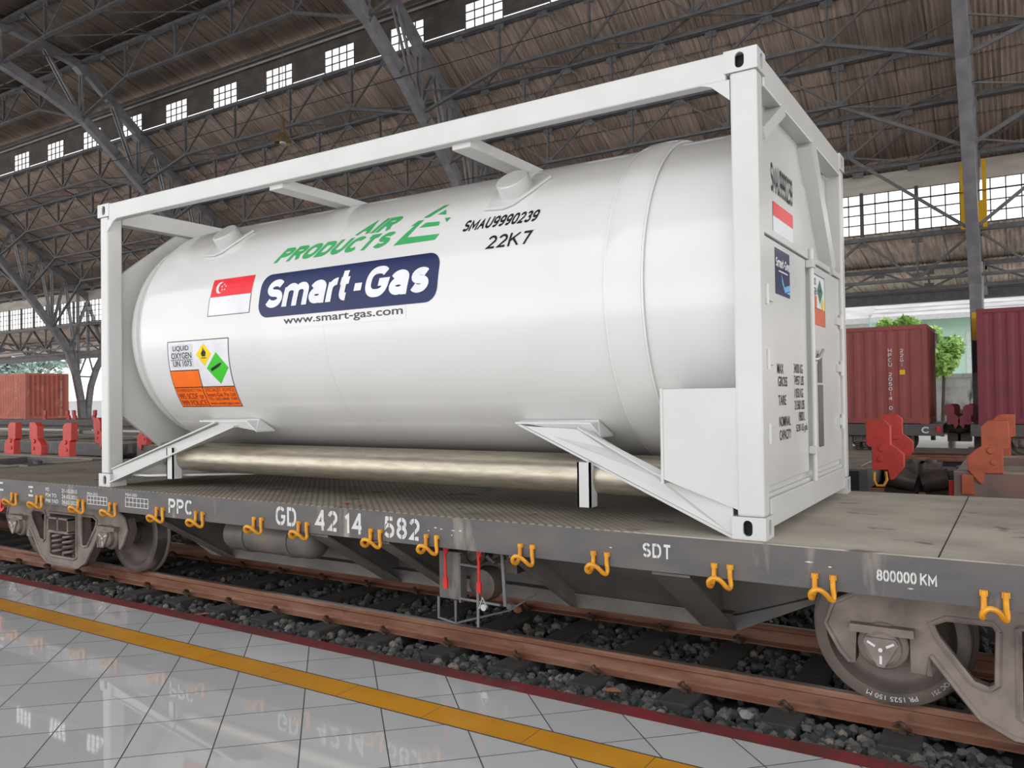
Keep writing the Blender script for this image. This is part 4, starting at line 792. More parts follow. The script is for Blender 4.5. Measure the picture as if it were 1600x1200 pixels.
def skeleton_wagon(x0, x1, k, label, stakes, mt='wagon', grp=None, nx=7, bog=True, z=-.02):
    yc = tc(k); t = thing('skeleton_wagon', label, 'railway wagon', ((x0+x1)/2, yc, RAILTOP), grp)
    for s_ in (-1, 1):
        a, b = sorted((yc+s_*1.22, yc+s_*1.00)); m = MB(); m.box(x0, x1, a, b, z-.25, z-.012); m.box(x0, x1, a+.004, b-.004, z-.012, z, 1); m.build('side_sill', [mt, 'tan'], t)
    for i in range(nx+1):
        x = x0+.11+(x1-x0-.22)*i/nx; m = MB(); m.box(x-.11, x+.11, yc-1.0, yc+1.0, z-.22, z-.03); m.box(x-.105, x+.105, yc-.996, yc+.996, z-.03, z-.018, 1); m.build('cross_member', [mt, 'tan'], t)
    m = MB(); m.box(x0+.2, x1-.2, yc-.22, yc+.22, z-.42, z-.06); m.box(x0+.2, x1-.2, yc-.215, yc+.215, z-.06, z-.05, 1); m.build('centre_sill', [mt, 'tan'], t)
    for x, d in ((x0, -1), (x1, 1)): coupler(x, d, yc, -.20, t, 'coupler')
    if bog:
        for x in (x0+1.95, x1-1.95): bogie(x, yc, t, False)
    for a in stakes: stake(*a, parent=t, z=z)
    return t
skeleton_wagon(-22.6, -10.0, 1, 'empty skeleton wagon with red stakes coupled to the left end of the flat wagon', [(-12.40, 2.36, -1, 'stake', ), (-11.86, 2.40, 1, 'stake'), (-10.80, 2.36, -1, 'stake')], bog=True)
y2a, y2b = tc(2)-1.20, tc(2)+1.17
skeleton_wagon(-13.0, -.24, 2, 'empty skeleton wagon behind the tank container, with two red stakes on its right-hand end', [(-.14, y2a, 1, 'stake'), (-.30, y2b, 1, 'stake'), (-12.7, y2a, -1, 'stake'), (-12.7, y2b, -1, 'stake')])
t2l = [o for o in bpy.data.objects if o.get('label', '').startswith('empty skeleton wagon behind the tank')][0]
m = MB(); m.box(-12.9, -.34, tc(2)-.99, tc(2)+.99, -.03, -.015); m.build('deck', 'tan', t2l)
w2 = skeleton_wagon(.55, 13.2, 2, 'empty skeleton wagon with rusty sill and orange stake at the right picture edge', [(.92, y2a, -1, 'stakeorange'), (.96, y2b, -1, 'stakeorange')], 'rustbrown')
skeleton_wagon(-27.2, -13.9, 2, 'empty skeleton wagon on the second track, seen left of the container frame', [(-14.3, y2a, 1, 'stake'), (-14.3, y2b, 1, 'stake')])
m = MB(); m.box(-.80, -.32, y2a-.045, y2a-.020, -.25, -.055, 1); m.box(-.60, -.50, y2a-.060, y2a-.045, -.24, -.075, 0); m.build('tail_marker', ['redhandle', 'black'], t2l)['label'] = 'red tail marker plate'
m = MB(); xx, yy2 = -.17, y2a-.03; m.tube([(xx, yy2, -.06), (xx, yy2-.03, -.14), (xx+.03, yy2-.05, -.19), (xx+.09, yy2-.04, -.19), (xx+.12, yy2-.02, -.13), (xx+.11, yy2, -.05)], .014, 8); m.build('rope_hook', 'hook', t2l)
m = MB(); [m.lathe([(0, 0), (0, .07), (.04, .065), (.05, .05), (.05, 0)], (x, y, -.02), (0, 0, 1), 14) for x, y in ((1.42, y2a+.12), (1.42, y2b-.08))]; m.build('locking_spigot', 'stakeorange', w2); m = MB(); m.box(.62, .72, y2a-.045, y2a-.02, -.24, -.05); m.build('side_strap', 'stakeorange', w2)
m = MB(); m.box(.50, .58, y2a+.05, y2a+.09, -.55, -.12); m.build('hand_rail', 'redhandle', w2)
# track five: flats with containers
def far_flat(x0, x1, label, stakes=()):
    yc = tc(5); t = thing('container_flat_wagon', label, 'railway wagon', ((x0+x1)/2, yc, RAILTOP)); zt = -.075
    m = MB(); m.box(x0, x1, yc-1.22, yc+1.22, zt-.05, zt); m.build('deck', 'wagon', t)
    for s_ in (-1, 1): a, b = sorted((yc+s_*1.22, yc+s_*1.19)); m = MB(); m.box(x0, x1, a, b, zt-.30, zt-.05); m.build('side_sill', 'wagon', t)
    m = MB(); m.box(x0+1.8, x1-1.8, yc-.5, yc+.5, zt-.55, zt-.05); m.build('centre_sill', 'underframe', t)
    for x, d in ((x0, -1), (x1, 1)): coupler(x, d, yc, -.22, t)
    for x in (x0+2.0, x1-2.0): bogie(x, yc, t, False)
    for a in stakes: stake(*a, parent=t, z=zt)
    return t
yc5 = tc(5)
fl = far_flat(-14.4, -.60, 'container flat wagon under the oxide red container with white lettering', [(-.48, yc5-.9, 1, 'boxmaroon'), (-.46, yc5+1.0, 1, 'boxmaroon')])
m = MB(); letter(m, 'C', BOLD, (-1.10, -.93, -.31, -.14), lambda u, v: (u, yc5-1.224, v)); m.build('letter_mark', 'vinylwhite', fl)
m = MB(); m.box(-.75, -.64, yc5-1.26, yc5-1.222, -.28, -.13); m.build('tail_marker', 'redhandle', fl)
far_flat(.02, 13.6, 'container flat wagon under the maroon container at the right picture edge', [(-.02, yc5-.9, -1, 'boxmaroon'), (-.02, yc5+1.0, -1, 'boxmaroon')])
far_flat(-58.5, -31.0, 'long dark wagon under the faded container at far left', [(x, yc5-1.1, s_, 'stake') for x, s_ in ((-44.2, -1), (-42.0, 1), (-41.4, 1), (-39.4, -1), (-37.5, 1))])
def container(x0, k, h, mt, label, L_=6.058):
    yc = tc(k); z0 = -.075; x1 = x0+L_; y0, y1 = yc-1.219, yc+1.219
    t = thing('shipping_container', label, 'shipping container', ((x0+x1)/2, yc, z0))
    def corr(a0, a1, dep, pit):
        P = [(a0, 0)]; a = a0+.02
        while a+pit < a1: P += [(a, 0), (a+pit*.28, 0), (a+pit*.5, dep), (a+pit*.78, dep)]; a += pit
        return P+[(a, 0), (a1, 0)]
    for s_, yw in ((1, y0), (-1, y1)):
        P = corr(x0+.10, x1-.10, .036, .278); m = MB(); n = len(P)
        V = [(a, yw+s_*(.012+b), z) for z in (z0+.15, z0+h-.12) for a, b in P]; V += [(x, y+s_*.004, z) for x, y, z in V]
        m.add(V, [(i, i+1, i+1+n, i+n) for i in range(n-1)]+[(i+2*n, i+1+2*n, i+1+3*n, i+3*n) for i in range(n-1)]); m.build('side_panel', mt, t)
    for s_, xw in ((1, x0), (-1, x1)):
        P = corr(y0+.13, y1-.13, .10 if x0 < -20 else .045, .262); m = MB(); n = len(P)
        V = [(xw+s_*(.012+b), a, z) for z in (z0+.15, z0+h-.12) for a, b in P]; V += [(x+s_*.004, y, z) for x, y, z in V]
        m.add(V, [(i, i+1, i+1+n, i+n) for i in range(n-1)]+[(i+2*n, i+1+2*n, i+1+3*n, i+3*n) for i in range(n-1)]); m.build('end_panel', mt, t)
    m = MB()
    for xw in (x0, x1-.12):
        for yw in (y0, y1-.14): m.box(xw, xw+.12, yw, yw+.14, z0, z0+h)
        for za, zb in ((z0, z0+.15), (z0+h-.12, z0+h)): m.box(xw, xw+.12, y0+.14, y1-.14, za, zb)
    for yw in (y0, y1-.07):
        for za, zb in ((z0+.02, z0+.16), (z0+h-.12, z0+h-.01)): m.box(x0+.12, x1-.12, yw, yw+.07, za, zb)
    m.build('frame', mt, t, bevel=.006)
    m = MB(); m.box(x0+.05, x1-.05, y0+.05, y1-.05, z0+h-.03, z0+h-.01); m.build('roof_panel', mt, t)
    for xw in (x0-.003, x1-.175):
        for yw in (y0-.003, y1-.159):
            for zz in (z0, z0+h-.118): m = MB(); m.box(xw, xw+.178, yw, yw+.162, zz, zz+.121); m.build('corner_casting', mt, t, bevel=.01)
    return t, x0, x1, y0, z0
cA = container(-.93-6.058, 5, 2.62, 'boxred', 'oxide red shipping container lettered HPCU, right of the tank container')
f = lambda u, v: (u, cA[3]+.006, v)
def vert(m, s_, x, w, z, dz, h, fn):
    for i, ch in enumerate(s_):
        if ch != ' ': strokes(m, ch, (x+(w*.3 if ch in '1' else 0), x+w-(w*.3 if ch in '1' else 0), z-dz*i-h, z-dz*i), fn, .17)
m = MB(); vert(m, 'HPCU 205014 0', -1.86, .09, 1.94, .128, .10, f) if all((c, MED) in GL for c in 'HU') else [letter(m, s_, MED, r_, f) for s_, r_ in ()]
vert(m, '22G1', -1.57, .08, 1.92, .125, .095, f); m.build('container_lettering', 'vinylwhite', cA[0])
m = MB(); poly(m, rect(-1.585, -1.455, 1.24, 1.36), f); m.build('yellow_label', 'yellowhaz', cA[0])
container(.20, 5, 2.93, 'boxmaroon', 'tall maroon shipping container cut by the right picture edge')
cC = container(-46.1-6.058, 5, 2.60, 'boxbrown', 'faded red brown shipping container at the far left')
f = lambda u, v: (u, cC[3]+.006, v); m = MB(); vert(m, '205014', -47.2, .10, 2.2, .2, .15, f); f2_ = lambda u, v: (cC[2]+.006, u, v); vert(m, '22G1205014', cC[3]+1.95, .10, 2.1, .15, .12, f2_); m.build('container_lettering', 'vinylwhite', cC[0])
# ================================================================== the shed
SP, TX0 = 15.42, .10
def sc(Y, z): return (-4.22+1.12*(Y+4.22), .76+1.12*(z-.76))
YCOL = 22.8
BOT = [sc(*p) for p in ((6.0, 12.75), (7.5, 12.55), (9.16, 12.15), (10.6, 11.65), (11.95, 11.05), (13.2, 10.05), (14.4, 8.98), (15.5, 8.0), (16.3, 7.1), (17.39, 5.72), (18.3, 4.5), (18.95, 3.5), (19.35, 2.3), (19.62, .9), (19.75, -.9))]
TOP = [sc(*p) for p in ((6.0, 13.7), (7.6, 13.68), (9.16, 13.5), (11.9, 12.95), (14.1, 11.1), (15.5, 10.0), (16.84, 8.93), (18.13, 7.92), (19.47, 6.87), (20.1, 6.35))]
RGT = [sc(*p) for p in ((19.98, -.9), (20.0, .6), (20.16, 1.7), (20.45, 2.6), (20.9, 3.5), (21.3, 4.05), (22.3, 4.35))]
def ipz(P, Y):
    for (a, b), (c, d) in zip(P, P[1:]):
        if min(a, c) <= Y <= max(a, c): return b+(d-b)*(Y-a)/(c-a)
    return P[-1][1]
TLAB = {0: 'riveted arched roof truss seen edge-on at right, above the maroon container', 1: 'riveted arched roof truss passing behind the middle of the container top rail', 2: 'riveted arched roof truss crossing the upper left corner, second from left',
        3: 'riveted arched roof truss with the V-shaped column beside the far-left container', 4: 'farthest riveted arched roof truss at the left picture edge', -1: 'riveted arched roof truss beyond the right picture edge'}
def build_truss(x):
    t = thing('roof_truss', TLAB[0], 'roof truss', (x, YCOL, -1.05), 'arched roof trusses')
    for nm, P, w, h in (('arch_rib', BOT, .36, .30), ('top_chord', TOP, .32, .26), ('column_branch', RGT, .30, .26)):
        m = MB()
        for a, b in zip(P, P[1:]):
            A, B = Vector((x, *a)), Vector((x, *b)); e = (B-A).normalized()*.03; m.bar(A-e, B+e, w, h, (1, 0, 0))
            nr = (B-A).cross(Vector((1, 0, 0))).normalized()
            for k in range(int((B-A).length/.45)):
                c = A+(B-A)*((k+.5)*.45/(B-A).length)
                for s_ in (-1, 1): m.bar(c+nr*(w/2+.004)*1-Vector((s_*.10, 0, 0)), c-nr*(w/2+.004)-Vector((s_*.10, 0, 0)), .03, .03)
        m.build(nm, 'truss', t)
    NT = [TOP[i] for i in (2, 3, 4, 5, 6, 7, 8)]
    for i, (Y, z) in enumerate(NT):
        zb = ipz(BOT[::-1] if False else BOT, Y); m = MB()
        for s_ in (-1, 1): m.bar((x+s_*.09, Y, z), (x+s_*.09, Y, zb), .07, .10)
        m.build('truss_vertical', 'truss', t)
        if i+1 < len(NT):
            Y2, z2 = NT[i+1]; zb2 = ipz(BOT, Y2); Ym, zm = (Y+Y2)/2, (z+z2)/2
            m = MB()
            for s_ in (-1, 1): m.bar((x+s_*.09, Y, zb), (x+s_*.09, Ym, zm), .06, .09); m.bar((x+s_*.09, Y2, zb2), (x+s_*.09, Ym, zm), .06, .09)
            m.build('truss_diagonal', 'truss', t)
    for a, b in NT: m = MB(); m.prism([(a-.3, b-.12), (a+.05, b-.42), (a+.35, b-.25), (a+.1, b+.1)], 'X', x-.165, x+.165); m.build('gusset_plate', 'truss', t)
    a, b, c, d = sc(18.95, 3.5), sc(20.9, 3.5), sc(20.0, 6.3), sc(20.0, 3.5)
    m = MB()
    for p, q in ((a, b), (a, c), (b, c), (d, c)): m.bar((x, *p), (x, *q), .16, .14)
    m.bar((x, *sc(19.5, 2.2)), (x, *sc(20.35, 2.2)), .10, .10); m.bar((x, *sc(19.5, 2.2)), (x, *d), .08, .08); m.bar((x, *sc(20.35, 2.2)), (x, *d), .08, .08); m.build('column_web', 'truss', t)
    m = MB(); m.box(x-.3, x+.3, YCOL-.35, YCOL+.45, -1.2, -.85); m.build('column_foot', 'concrete', t)
    m = MB(); m.bar((x, *sc(20.0, 5.05)), (x, *sc(26.5, 4.2)), .14, .14); m.bar((x, *sc(22.3, 4.35)), (x, *sc(26.5, 3.95)), .14, .14)
    for q in range(4): y0, y1 = 21.2+q*1.3, 21.2+(q+1)*1.3; m.bar((x, *sc(y0, 4.9-.13*q)), (x, *sc((y0+y1)/2, 4.25-.06*q)), .07, .07); m.bar((x, *sc(y1, 4.77-.13*q)), (x, *sc((y0+y1)/2, 4.25-.06*q)), .07, .07)
    m.build('canopy_arm', 'truss', t)
    return t
tr0 = build_truss(TX0); trs = {0: tr0}
for k in (-1, 1, 2, 3, 4): trs[k] = dup(tr0, (-SP*k, 0, 0), TLAB[k])
m = MB(); [m.box(TX0+s_*.27-.05, TX0+s_*.27+.05, YCOL-1.05, YCOL-.80, 5.35, 7.25) for s_ in (-1, 1)]; m.box(TX0-.22, TX0+.22, YCOL-1.06, YCOL-.84, 5.5, 6.1); m.box(TX0-.3, TX0+.3, YCOL-1.04, YCOL-.82, 5.42, 5.50); m.build('crane_stop', 'stripeyellow', tr0)['label'] = 'yellow painted bracket'
m = MB()
for z0, z1, mi in ((4.62, 5.42, 1), (3.68, 4.62, 0), (3.2, 3.68, 1), (2.2, 3.2, 0), (1.3, 2.2, 1)): m.box(TX0-.11, TX0+.11, YCOL-.98, YCOL-.90, z0, z1, mi)
m.build('warning_board', ['stripeyellow', 'stripeblack'], tr0)
# lattice girders along the tracks
ROWS = [(10.82, 15.02, 1.30, 'topmost lattice girder'), (13.83, 14.56, 1.30, 'lattice girder above the clerestory'), (16.42, 12.36, 1.45, 'lattice girder at the clerestory foot'), (17.87, 11.12, 1.25, 'lattice girder one row below the clerestory'),
        (19.37, 9.94, 1.25, 'lattice girder two rows below the clerestory'), (20.81, 8.80, 1.18, 'lattice girder three rows below the clerestory'), (22.31, 7.62, .0, 'eaves girder above the glazed strip'), (22.85, 5.55, 1.38, 'deep girder below the glazed strip'), (26.4, 5.02, .75, 'light girder under the outer canopy roof')]
BAY = {0: 'right of the edge-on truss', 1: 'behind the container right half', 2: 'between the two middle trusses', 3: 'in the bay before the V-shaped column', 4: 'in the farthest bay at left'}
def build_girder(Y, z, dep, lab):
    x0 = TX0-SP; t = thing('lattice_girder', lab, 'girder', (x0+SP/2, Y, z), 'lattice girders under the roof')
    low = Y > 22.5; n = 10; p = SP/n
    m = MB(); m.box(x0, x0+SP, Y-.11, Y-.015, z-.09, z+.03); m.box(x0, x0+SP, Y+.015, Y+.11, z-.09, z+.03)
    for i in range(n+1): m.box(x0+p*i-.16, x0+p*i+.16, Y-.014, Y+.014, z-.26, z+.0)
    m.build('top_chord', 'girder', t)
    if dep == 0:
        for i in range(n): m = MB(); m.bar((x0+p*i, Y, z), (x0+p*(i+1), Y-.9, z+.75), .05, .05); m.build('brace_bar', 'girder', t)
        return t
    zb = z-dep; xa, xb = (x0, x0+SP) if low else (x0+2*p, x0+SP-2*p)
    m = MB(); w = .12 if low else .07; m.box(xa, xb, Y-w, Y-.015, zb-.03, zb+.05); m.box(xa, xb, Y+.015, Y+w, zb-.03, zb+.05); m.build('bottom_chord', 'girder', t)
    for i in range(1 if low else 2, n if low else n-1, 2):
        if 0 < i < n or low:
            m = MB(); m.bar((x0+p*i, Y, z-.05), (x0+p*i, Y, zb), .10, .06); m.box(x0+p*i-.15, x0+p*i+.15, Y-.012, Y+.012, zb-.02, zb+.2); m.build('girder_vertical', 'girder', t)
        for s_ in (-1, 1):
            if 0 <= i+s_ <= n: m = MB(); m.bar((x0+p*i, Y, zb), (x0+p*(i+s_), Y, z-.05), (.15 if dep > 1.3 and low else .075), .06); m.build('girder_diagonal', 'girder', t)
    if not low:
        zc = ipz(BOT, Y)
        for xs, xe in ((x0+2*p, x0+.1), (x0+SP-2*p, x0+SP-.1)): m = MB(); m.bar((xs, Y, zb), (xe, Y, zc), .12, .08); m.build('knee_brace', 'girder', t)
        for i in range(1, n, 2):
            m = MB(); j = [r_[0] for r_ in ROWS].index(Y)
            if j+1 < 7 and j != 1: Y2, z2 = ROWS[j+1][0], ROWS[j+1][1]; m.bar((x0+p*i+p, Y, zb), (x0+p*i, Y2, z2), .045, .045); m.bar((x0+p*i-p, Y, zb), (x0+p*i, Y2, z2), .045, .045); m.build('sway_rod', 'girder', t)
    return t
for Y, z, dep, lab in ROWS:
    g0 = build_girder(Y, z, dep, f'dark {lab}, {BAY[1]}')
    for k, nm in BAY.items():
        if k != 1: dup(g0, (-SP*(k-1), 0, 0), f'dark {lab}, {nm}')
# roof sheets
XL, XR = -100, 17
def sheetroof(name, P, mt='roof', th=.012, pit=.13, amp=.016, x0=XL, x1=XR):
    m = MB(); n = int((x1-x0)/pit)*4; V = []; q = len(P)
    for k in range(n+1):
        x = x0+(x1-x0)*k/n; h = amp*math.sin(2*pi*k/4); V += [(x, y, z+h) for y, z in P]
    me = bpy.data.meshes.new(name); me.from_pydata(V, [], [(q*k+i, q*k+i+1, q*k+q+i+1, q*k+q+i) for k in range(n) for i in range(q-1)]); me.materials.append(M[mt])
    me.polygons.foreach_set('use_smooth', [True]*len(me.polygons)); me.set_sharp_from_angle(angle=math.radians(60))
    o = bpy.data.objects.new(name, me); COL.objects.link(o); sl = o.modifiers.new('sheet thickness', 'SOLIDIFY'); sl.thickness = th; return struct(o)
G = [(16.42, 12.36), (17.87, 11.12), (19.37, 9.94), (20.81, 8.80), (22.31, 7.62), (22.97, 7.46)]
for i in range(5):                                      # each course steps down onto the next one behind a girder
    (ya, za), (yb, zb) = G[i], G[i+1]; s_ = (zb-za)/(yb-ya); s2 = (G[i+2][1]-zb)/(G[i+2][0]-yb) if i < 4 else 0
    if i < 4: sheetroof('ceiling', [(ya+.02, za+.09), (yb, zb+.46), (yb+.56, zb+.46+.56*s2), (yb+.58, zb+.12+.58*s2)])
    else: sheetroof('ceiling', [(ya+.02, za+.09), (yb, zb+.09)])
sheetroof('ceiling', [(16.95, 13.86), (13.83, 14.95), (13.45, 15.02), (13.44, 14.72)]); sheetroof('ceiling', [(13.85, 14.66), (10.82, 15.40), (10.42, 15.42), (10.40, 15.15)]); sheetroof('ceiling', [(10.82+.02, 15.12), (7.2, 15.28)])
sheetroof('ceiling', [(7.2, 15.28), (1.6, 13.9)], pit=.5, amp=.05); sheetroof('ceiling', [(1.6, 13.9), (-4.9, 7.6)], pit=.5, amp=.05)  # unseen near half of the roof, included only for its shade on the tank
sheetroof('ceiling', [(22.92, 5.70), (26.9, 5.085)], 'roofpale'); sheetroof('ceiling', [(26.42, 5.12), (30.3, 4.70)], 'roofpale')
m = MB(); m.box(XL, XR, 30.05, 30.15, 4.20, 4.69); m.box(XL, XR, 29.9, 30.3, 4.56, 4.60); m.box(XL, XR, 29.98, 30.05, 4.18, 4.24); struct(m.build('trim_3', 'girder'))
m = MB(); m.box(XL, XR, 22.88, 22.96, 6.97, 7.56); struct(m.build('wall_back', 'plaster'))
# long glazed strip
P_ = SP/10; wz0, wz1 = 5.70, 6.97
m = MB()
for i in range(5): x = i*P_/4; m.box(x-.016, x+.016, 22.90, 22.94, wz0, wz1)
for j in range(5): z = wz0+(wz1-wz0)*j/4; m.box(0, P_, 22.90, 22.94, z-.016, z+.016)
m.box(-.05, .05, 22.86, 22.98, wz0-.05, wz1+.05)
wo = m.build('window_1', 'mullion'); struct(wo); g = MB().box(.02, P_-.02, 22.918, 22.922, wz0, wz1).build('pane', 'glass'); attach(g, wo); wo.location.x = TX0+SP
n = 1
for k in range(1, 72):
    c = copy_tree(wo); n += 1; c.name = f'window_{n}'; c.location.x = TX0+SP-P_*k
# clerestory
cz0, cz1, cy = 12.40, 13.22, 16.38
xs = [-15.85+3.084*k for k in range(-20, 11)]
m = MB(); edges = [XL]+[v for x in xs for v in (x-.71, x+.71)]+[XR]
for a, b in zip(edges[::2], edges[1::2]):
    nb = 9
    for j in range(nb): z = cz0+.070+(cz1-cz0-.07)*j/nb; m.box(a, b, cy-.01-.012*(j % 2), cy+.02, z, z+(cz1-cz0-.07)/nb)
m.box(XL, XR, cy-.02, cy+.02, cz1, 13.95); struct(m.build('wall_clerestory', 'louvre'))
m = MB()
for i in range(5): x = -.71+1.42*i/4; m.box(x-.014, x+.014, cy-.02, cy+.02, cz0, cz1)
for j in range(4): z = cz0+(cz1-cz0)*j/3; m.box(-.71, .71, cy-.02, cy+.02, z-.013, z+.013)
wc = m.build(f'window_{n+1}', 'mullion'); struct(wc); g = MB().box(-.70, .70, cy-.002, cy+.002, cz0, cz1).build('pane', 'glass'); attach(g, wc); wc.location.x = xs[0]; n += 1
for x in xs[1:]: n += 1; c = copy_tree(wc); c.name = f'window_{n}'; c.location.x = x
# pipes, wires, lamps
def line(name, y, z, r_, mt, label, cat): m = MB(); m.tube([(XL, y, z), (XR, y, z)], r_, 6); return tag(m.build(name, mt), label, cat)
line('conduit', 16.05, 13.42, .04, 'palegrey', 'pale pipe running above the clerestory windows', 'pipe'); line('conduit', 16.2, 13.68, .03, 'girder', 'dark pipe higher up above the clerestory windows', 'pipe')
line('cable', 15.2, 10.9, .012, 'black', 'black cable strung in front of the roof below the clerestory', 'cable'); line('cable', 18.4, 8.35, .012, 'black', 'black cable strung across the middle of the roof slope', 'cable'); line('cable', 21.6, 6.35, .012, 'black', 'black cable strung in front of the long glazed strip', 'cable')
LP = thing('hanging_lamp', 'bell shaped brass pendant lamp hanging above the container top rail', 'lamp', (-19.19, 14.0, 9.2))
m = MB(); m.lathe([(0, .27), (.08, .26), (.30, .12), (.36, .07), (.36, 0)], (-19.19, 14, 9.22), (0, 0, 1), 24); m.build('lamp_shade', 'hanger', LP)
m = MB(); m.lathe([(0, 0), (.0, .10), (.08, .12), (.10, 0)], (-19.19, 14, 9.20), (0, 0, 1), 16); m.build('bulb', 'trimwhite', LP)
m = MB(); m.lathe([(0, .07), (.45, .06), (.5, .02), (.5, 0)], (-19.19, 14, 9.57), (0, 0, 1), 16); m.tube([(-19.19, 14, 10.0), (-19.19, 14, 14.4)], .012, 6); m.build('stem', 'hanger', LP)
m = MB(); m.box(-68.6, -66.6, 29.4, 29.7, 4.62, 4.74); tag(m.build('tube_light', 'tubelight'), 'white tube light under the canopy beam at far left', 'lamp')
m = MB(); m.tube([(TX0+.05, 23.35, 4.6), (TX0+.05, 23.35, -.05), (TX0+.03, 23.35, -.3)], .10, 12); tag(m.build('downpipe', 'palegrey'), 'pale grey downpipe beside the column, left of the maroon container', 'pipe')
m = MB(); m.tube([(-.75, 24.6, -1.0), (-.75, 24.6, -.10), (-.70, 24.6, .04), (-.58, 24.6, .10), (.15, 24.6, .12)], .11, 12); tag(m.build('pipe_elbow', 'palegrey'), 'pale grey bent pipe low down behind the coupler gap', 'pipe')
SPt = thing('striped_post', 'yellow and black striped post with a grey head, right of the lettered container', 'post', (-1.64, 29, -1.0)); m = MB()
for i, z in enumerate([-1.0, -.45, .1, .55, 1.3, 1.55, 2.15, 2.35]):
    z1 = [-1.0, -.45, .1, .55, 1.3, 1.55, 2.15, 2.35][i+1] if i < 7 else 2.36
    m.lathe([(z+1, 0), (z+1, .085), (z1+1, .085), (z1+1, 0)], (-1.64, 29, -1.0), (0, 0, 1), 14, mi=i % 2)
m.build('pole', ['stripeblack', 'stripeyellow'], SPt); m = MB(); m.box(-1.80, -1.48, 28.85, 29.15, 2.36, 2.95); m.box(-1.72, -1.40, 28.78, 28.9, 2.62, 2.90); m.build('head', 'girder', SPt, bevel=.02)

# ================================================================== outside
m = MB(); m.box(-40, 14, 33.0, 33.25, -1.2, 1.36); m.box(-40, 14, 32.96, 33.29, 1.36, 1.50)
for z in (-.35, .30, .95): m.box(-40, 14, 32.985, 33.0, z-.02, z+.02)
tag(m.build('block_wall', 'block'), 'stained grey block wall in front of the mint green house', 'wall')
H = thing('house', 'mint green house with pale tiled roof behind the block wall', 'house', (3, 40, -1.0))
m = MB(); m.box(-5.05, 11, 38.0, 38.2, -1, 4.55); m.build('wall', 'mint', H)
m = MB()
nr = 16
for i in range(nr):
    a, b = i/nr, (i+1)/nr+.006; y0, y1, z0, z1 = 37.35+5.5*a, 37.35+5.5*b, 4.30+3.6*a, 4.30+3.6*b
    m.add([(-4.9+.9*a, y0, z0+.06), (11.5, y0, z0+.06), (11.5, y1, z1), (-4.9+.9*b, y1, z1), (-4.9+.9*a, y0, z0-.03), (11.5, y0, z0-.03), (11.5, y1, z1-.09), (-4.9+.9*b, y1, z1-.09)], [(0, 1, 2, 3), (7, 6, 5, 4), (0, 4, 5, 1), (1, 5, 6, 2), (2, 6, 7, 3), (3, 7, 4, 0)])
m.build('tiled_roof', 'tileroof', H); m = MB(); m.box(-4.9, 11.5, 37.33, 37.39, 4.12, 4.33); m.build('fascia', 'trimwhite', H)
m = MB(); m.box(-2.05, -1.20, 37.96, 38.0, 3.17, 3.32); m.build('vent', 'louvre', H); m = MB(); m.box(-.95, .15, 37.95, 38.0, -.8, 3.50); m.build('door_frame', 'trimwhite', H); m = MB(); m.box(-.80, 0, 37.94, 37.96, -.8, 3.35); m.build('door_leaf', 'mint', H)
H2 = thing('house', 'neighbouring pale house with plain grey roof, left of the mint green one', 'house', (-10, 41, -1.0))
m = MB(); m.box(-18, -5.1, 39.0, 39.2, -1, 4.3); m.build('wall', 'trimwhite', H2); m = MB(); m.prism([(38.2, 4.28), (38.2, 4.40), (44, 7.6), (44, 7.5)], 'X', -18.5, -4.6); m.build('roof', 'tileroof', H2); m = MB(); m.box(-18.5, -4.6, 38.15, 38.22, 4.15, 4.42); m.build('fascia', 'trimwhite', H2)
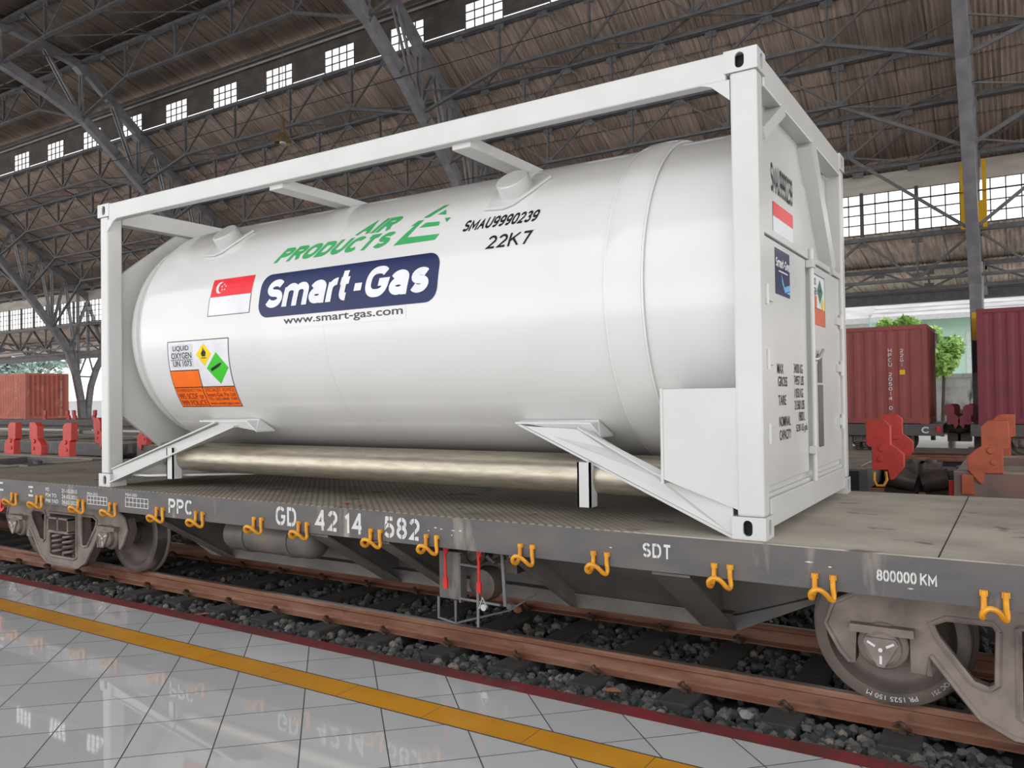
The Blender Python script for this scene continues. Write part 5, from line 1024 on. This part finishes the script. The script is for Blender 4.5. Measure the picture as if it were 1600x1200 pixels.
def tree(x, y, h, r_, mt, label, n=1500, ls=.16, sq=.8, cz=None):
    t = thing('tree', label, 'tree', (x, y, -1.0)); rg = random.Random(int(x*13+y*7)); cz = cz or h-r_*sq
    m = MB(); m.tube([(x, y, -1.0), (x+.1, y, cz*.6), (x, y+.1, cz)], [r_*.09, r_*.07, r_*.03], 8)
    for k in range(6): a = k*1.05; m.tube([(x, y, cz*.7), (x+.6*r_*math.cos(a), y+.6*r_*math.sin(a), cz+.3*r_)], [r_*.03, r_*.012], 6)
    m.build('trunk', 'bark', t); m = MB()
    cl_ = [(rg.uniform(-.7, .7)*r_, rg.uniform(-.7, .7)*r_, rg.uniform(-.65, .7)*r_*sq, rg.uniform(.28, .5)*r_) for _ in range(14)]
    for _ in range(n):
        c = cl_[rg.randrange(14)]; d = Vector((rg.gauss(0, 1), rg.gauss(0, 1), rg.gauss(0, 1))).normalized()*c[3]*rg.uniform(.75, 1.05)
        p = Vector((x+c[0], y+c[1], cz+c[2]))+Vector((d.x, d.y, d.z*sq)); q = Vector((rg.gauss(0, 1), rg.gauss(0, 1), rg.gauss(0, .6))).normalized(); s_ = q.orthogonal().normalized()
        L_ = ls*rg.uniform(.7, 1.4); m.add([p-q*L_, p+s_*L_*.45, p+q*L_, p-s_*L_*.45], [(0, 1, 2, 3)])
    m.build('crown', mt, t, sharp=False); return t
tree(-2.95, 30.9, 4.0, .80, 'leafpale', 'pale green tree whose top shows above the lettered container', 2400, .13, .9, 3.05); tree(-1.55, 31.8, 3.5, .80, 'leafpale', 'feathery pale green tree in front of the mint green wall', 2800, .15, 1.45, 2.2)
tree(1.9, 52, 6.9, 1.3, 'leafpale', 'pale green treetop above the tiled roof at right', 2200, .26)
tree(-72, 43, 6.2, 2.7, 'leafpale', 'bright green tree above the far-left container', 3200, .34)
for i, (x, y, h, r_, lab) in enumerate(((-86, 54, 9.4, 5.0, 'hazy grey green tree behind the bright one at far left'), (-60, 47, 7.6, 4.6, 'hazy grey green tree behind the V-shaped column'), (-106, 50, 8.6, 5.0, 'hazy grey green tree at the left picture edge'), (-76, 66, 11.5, 6.0, 'tallest hazy tree behind the far-left container'), (-50, 50, 7.4, 4.6, 'hazy tree just left of the tank container frame'))):
    tree(x, y, h, r_, 'leafgrey', lab, 3200, .38)
m = MB(); m.box(-110, -45, 36, 36.25, -1.1, .9); m.box(-110, -45, 35.97, 36.28, .9, 1.02); tag(m.build('boundary_wall', 'trimwhite'), 'low pale wall far beyond the V-shaped column at left', 'wall')
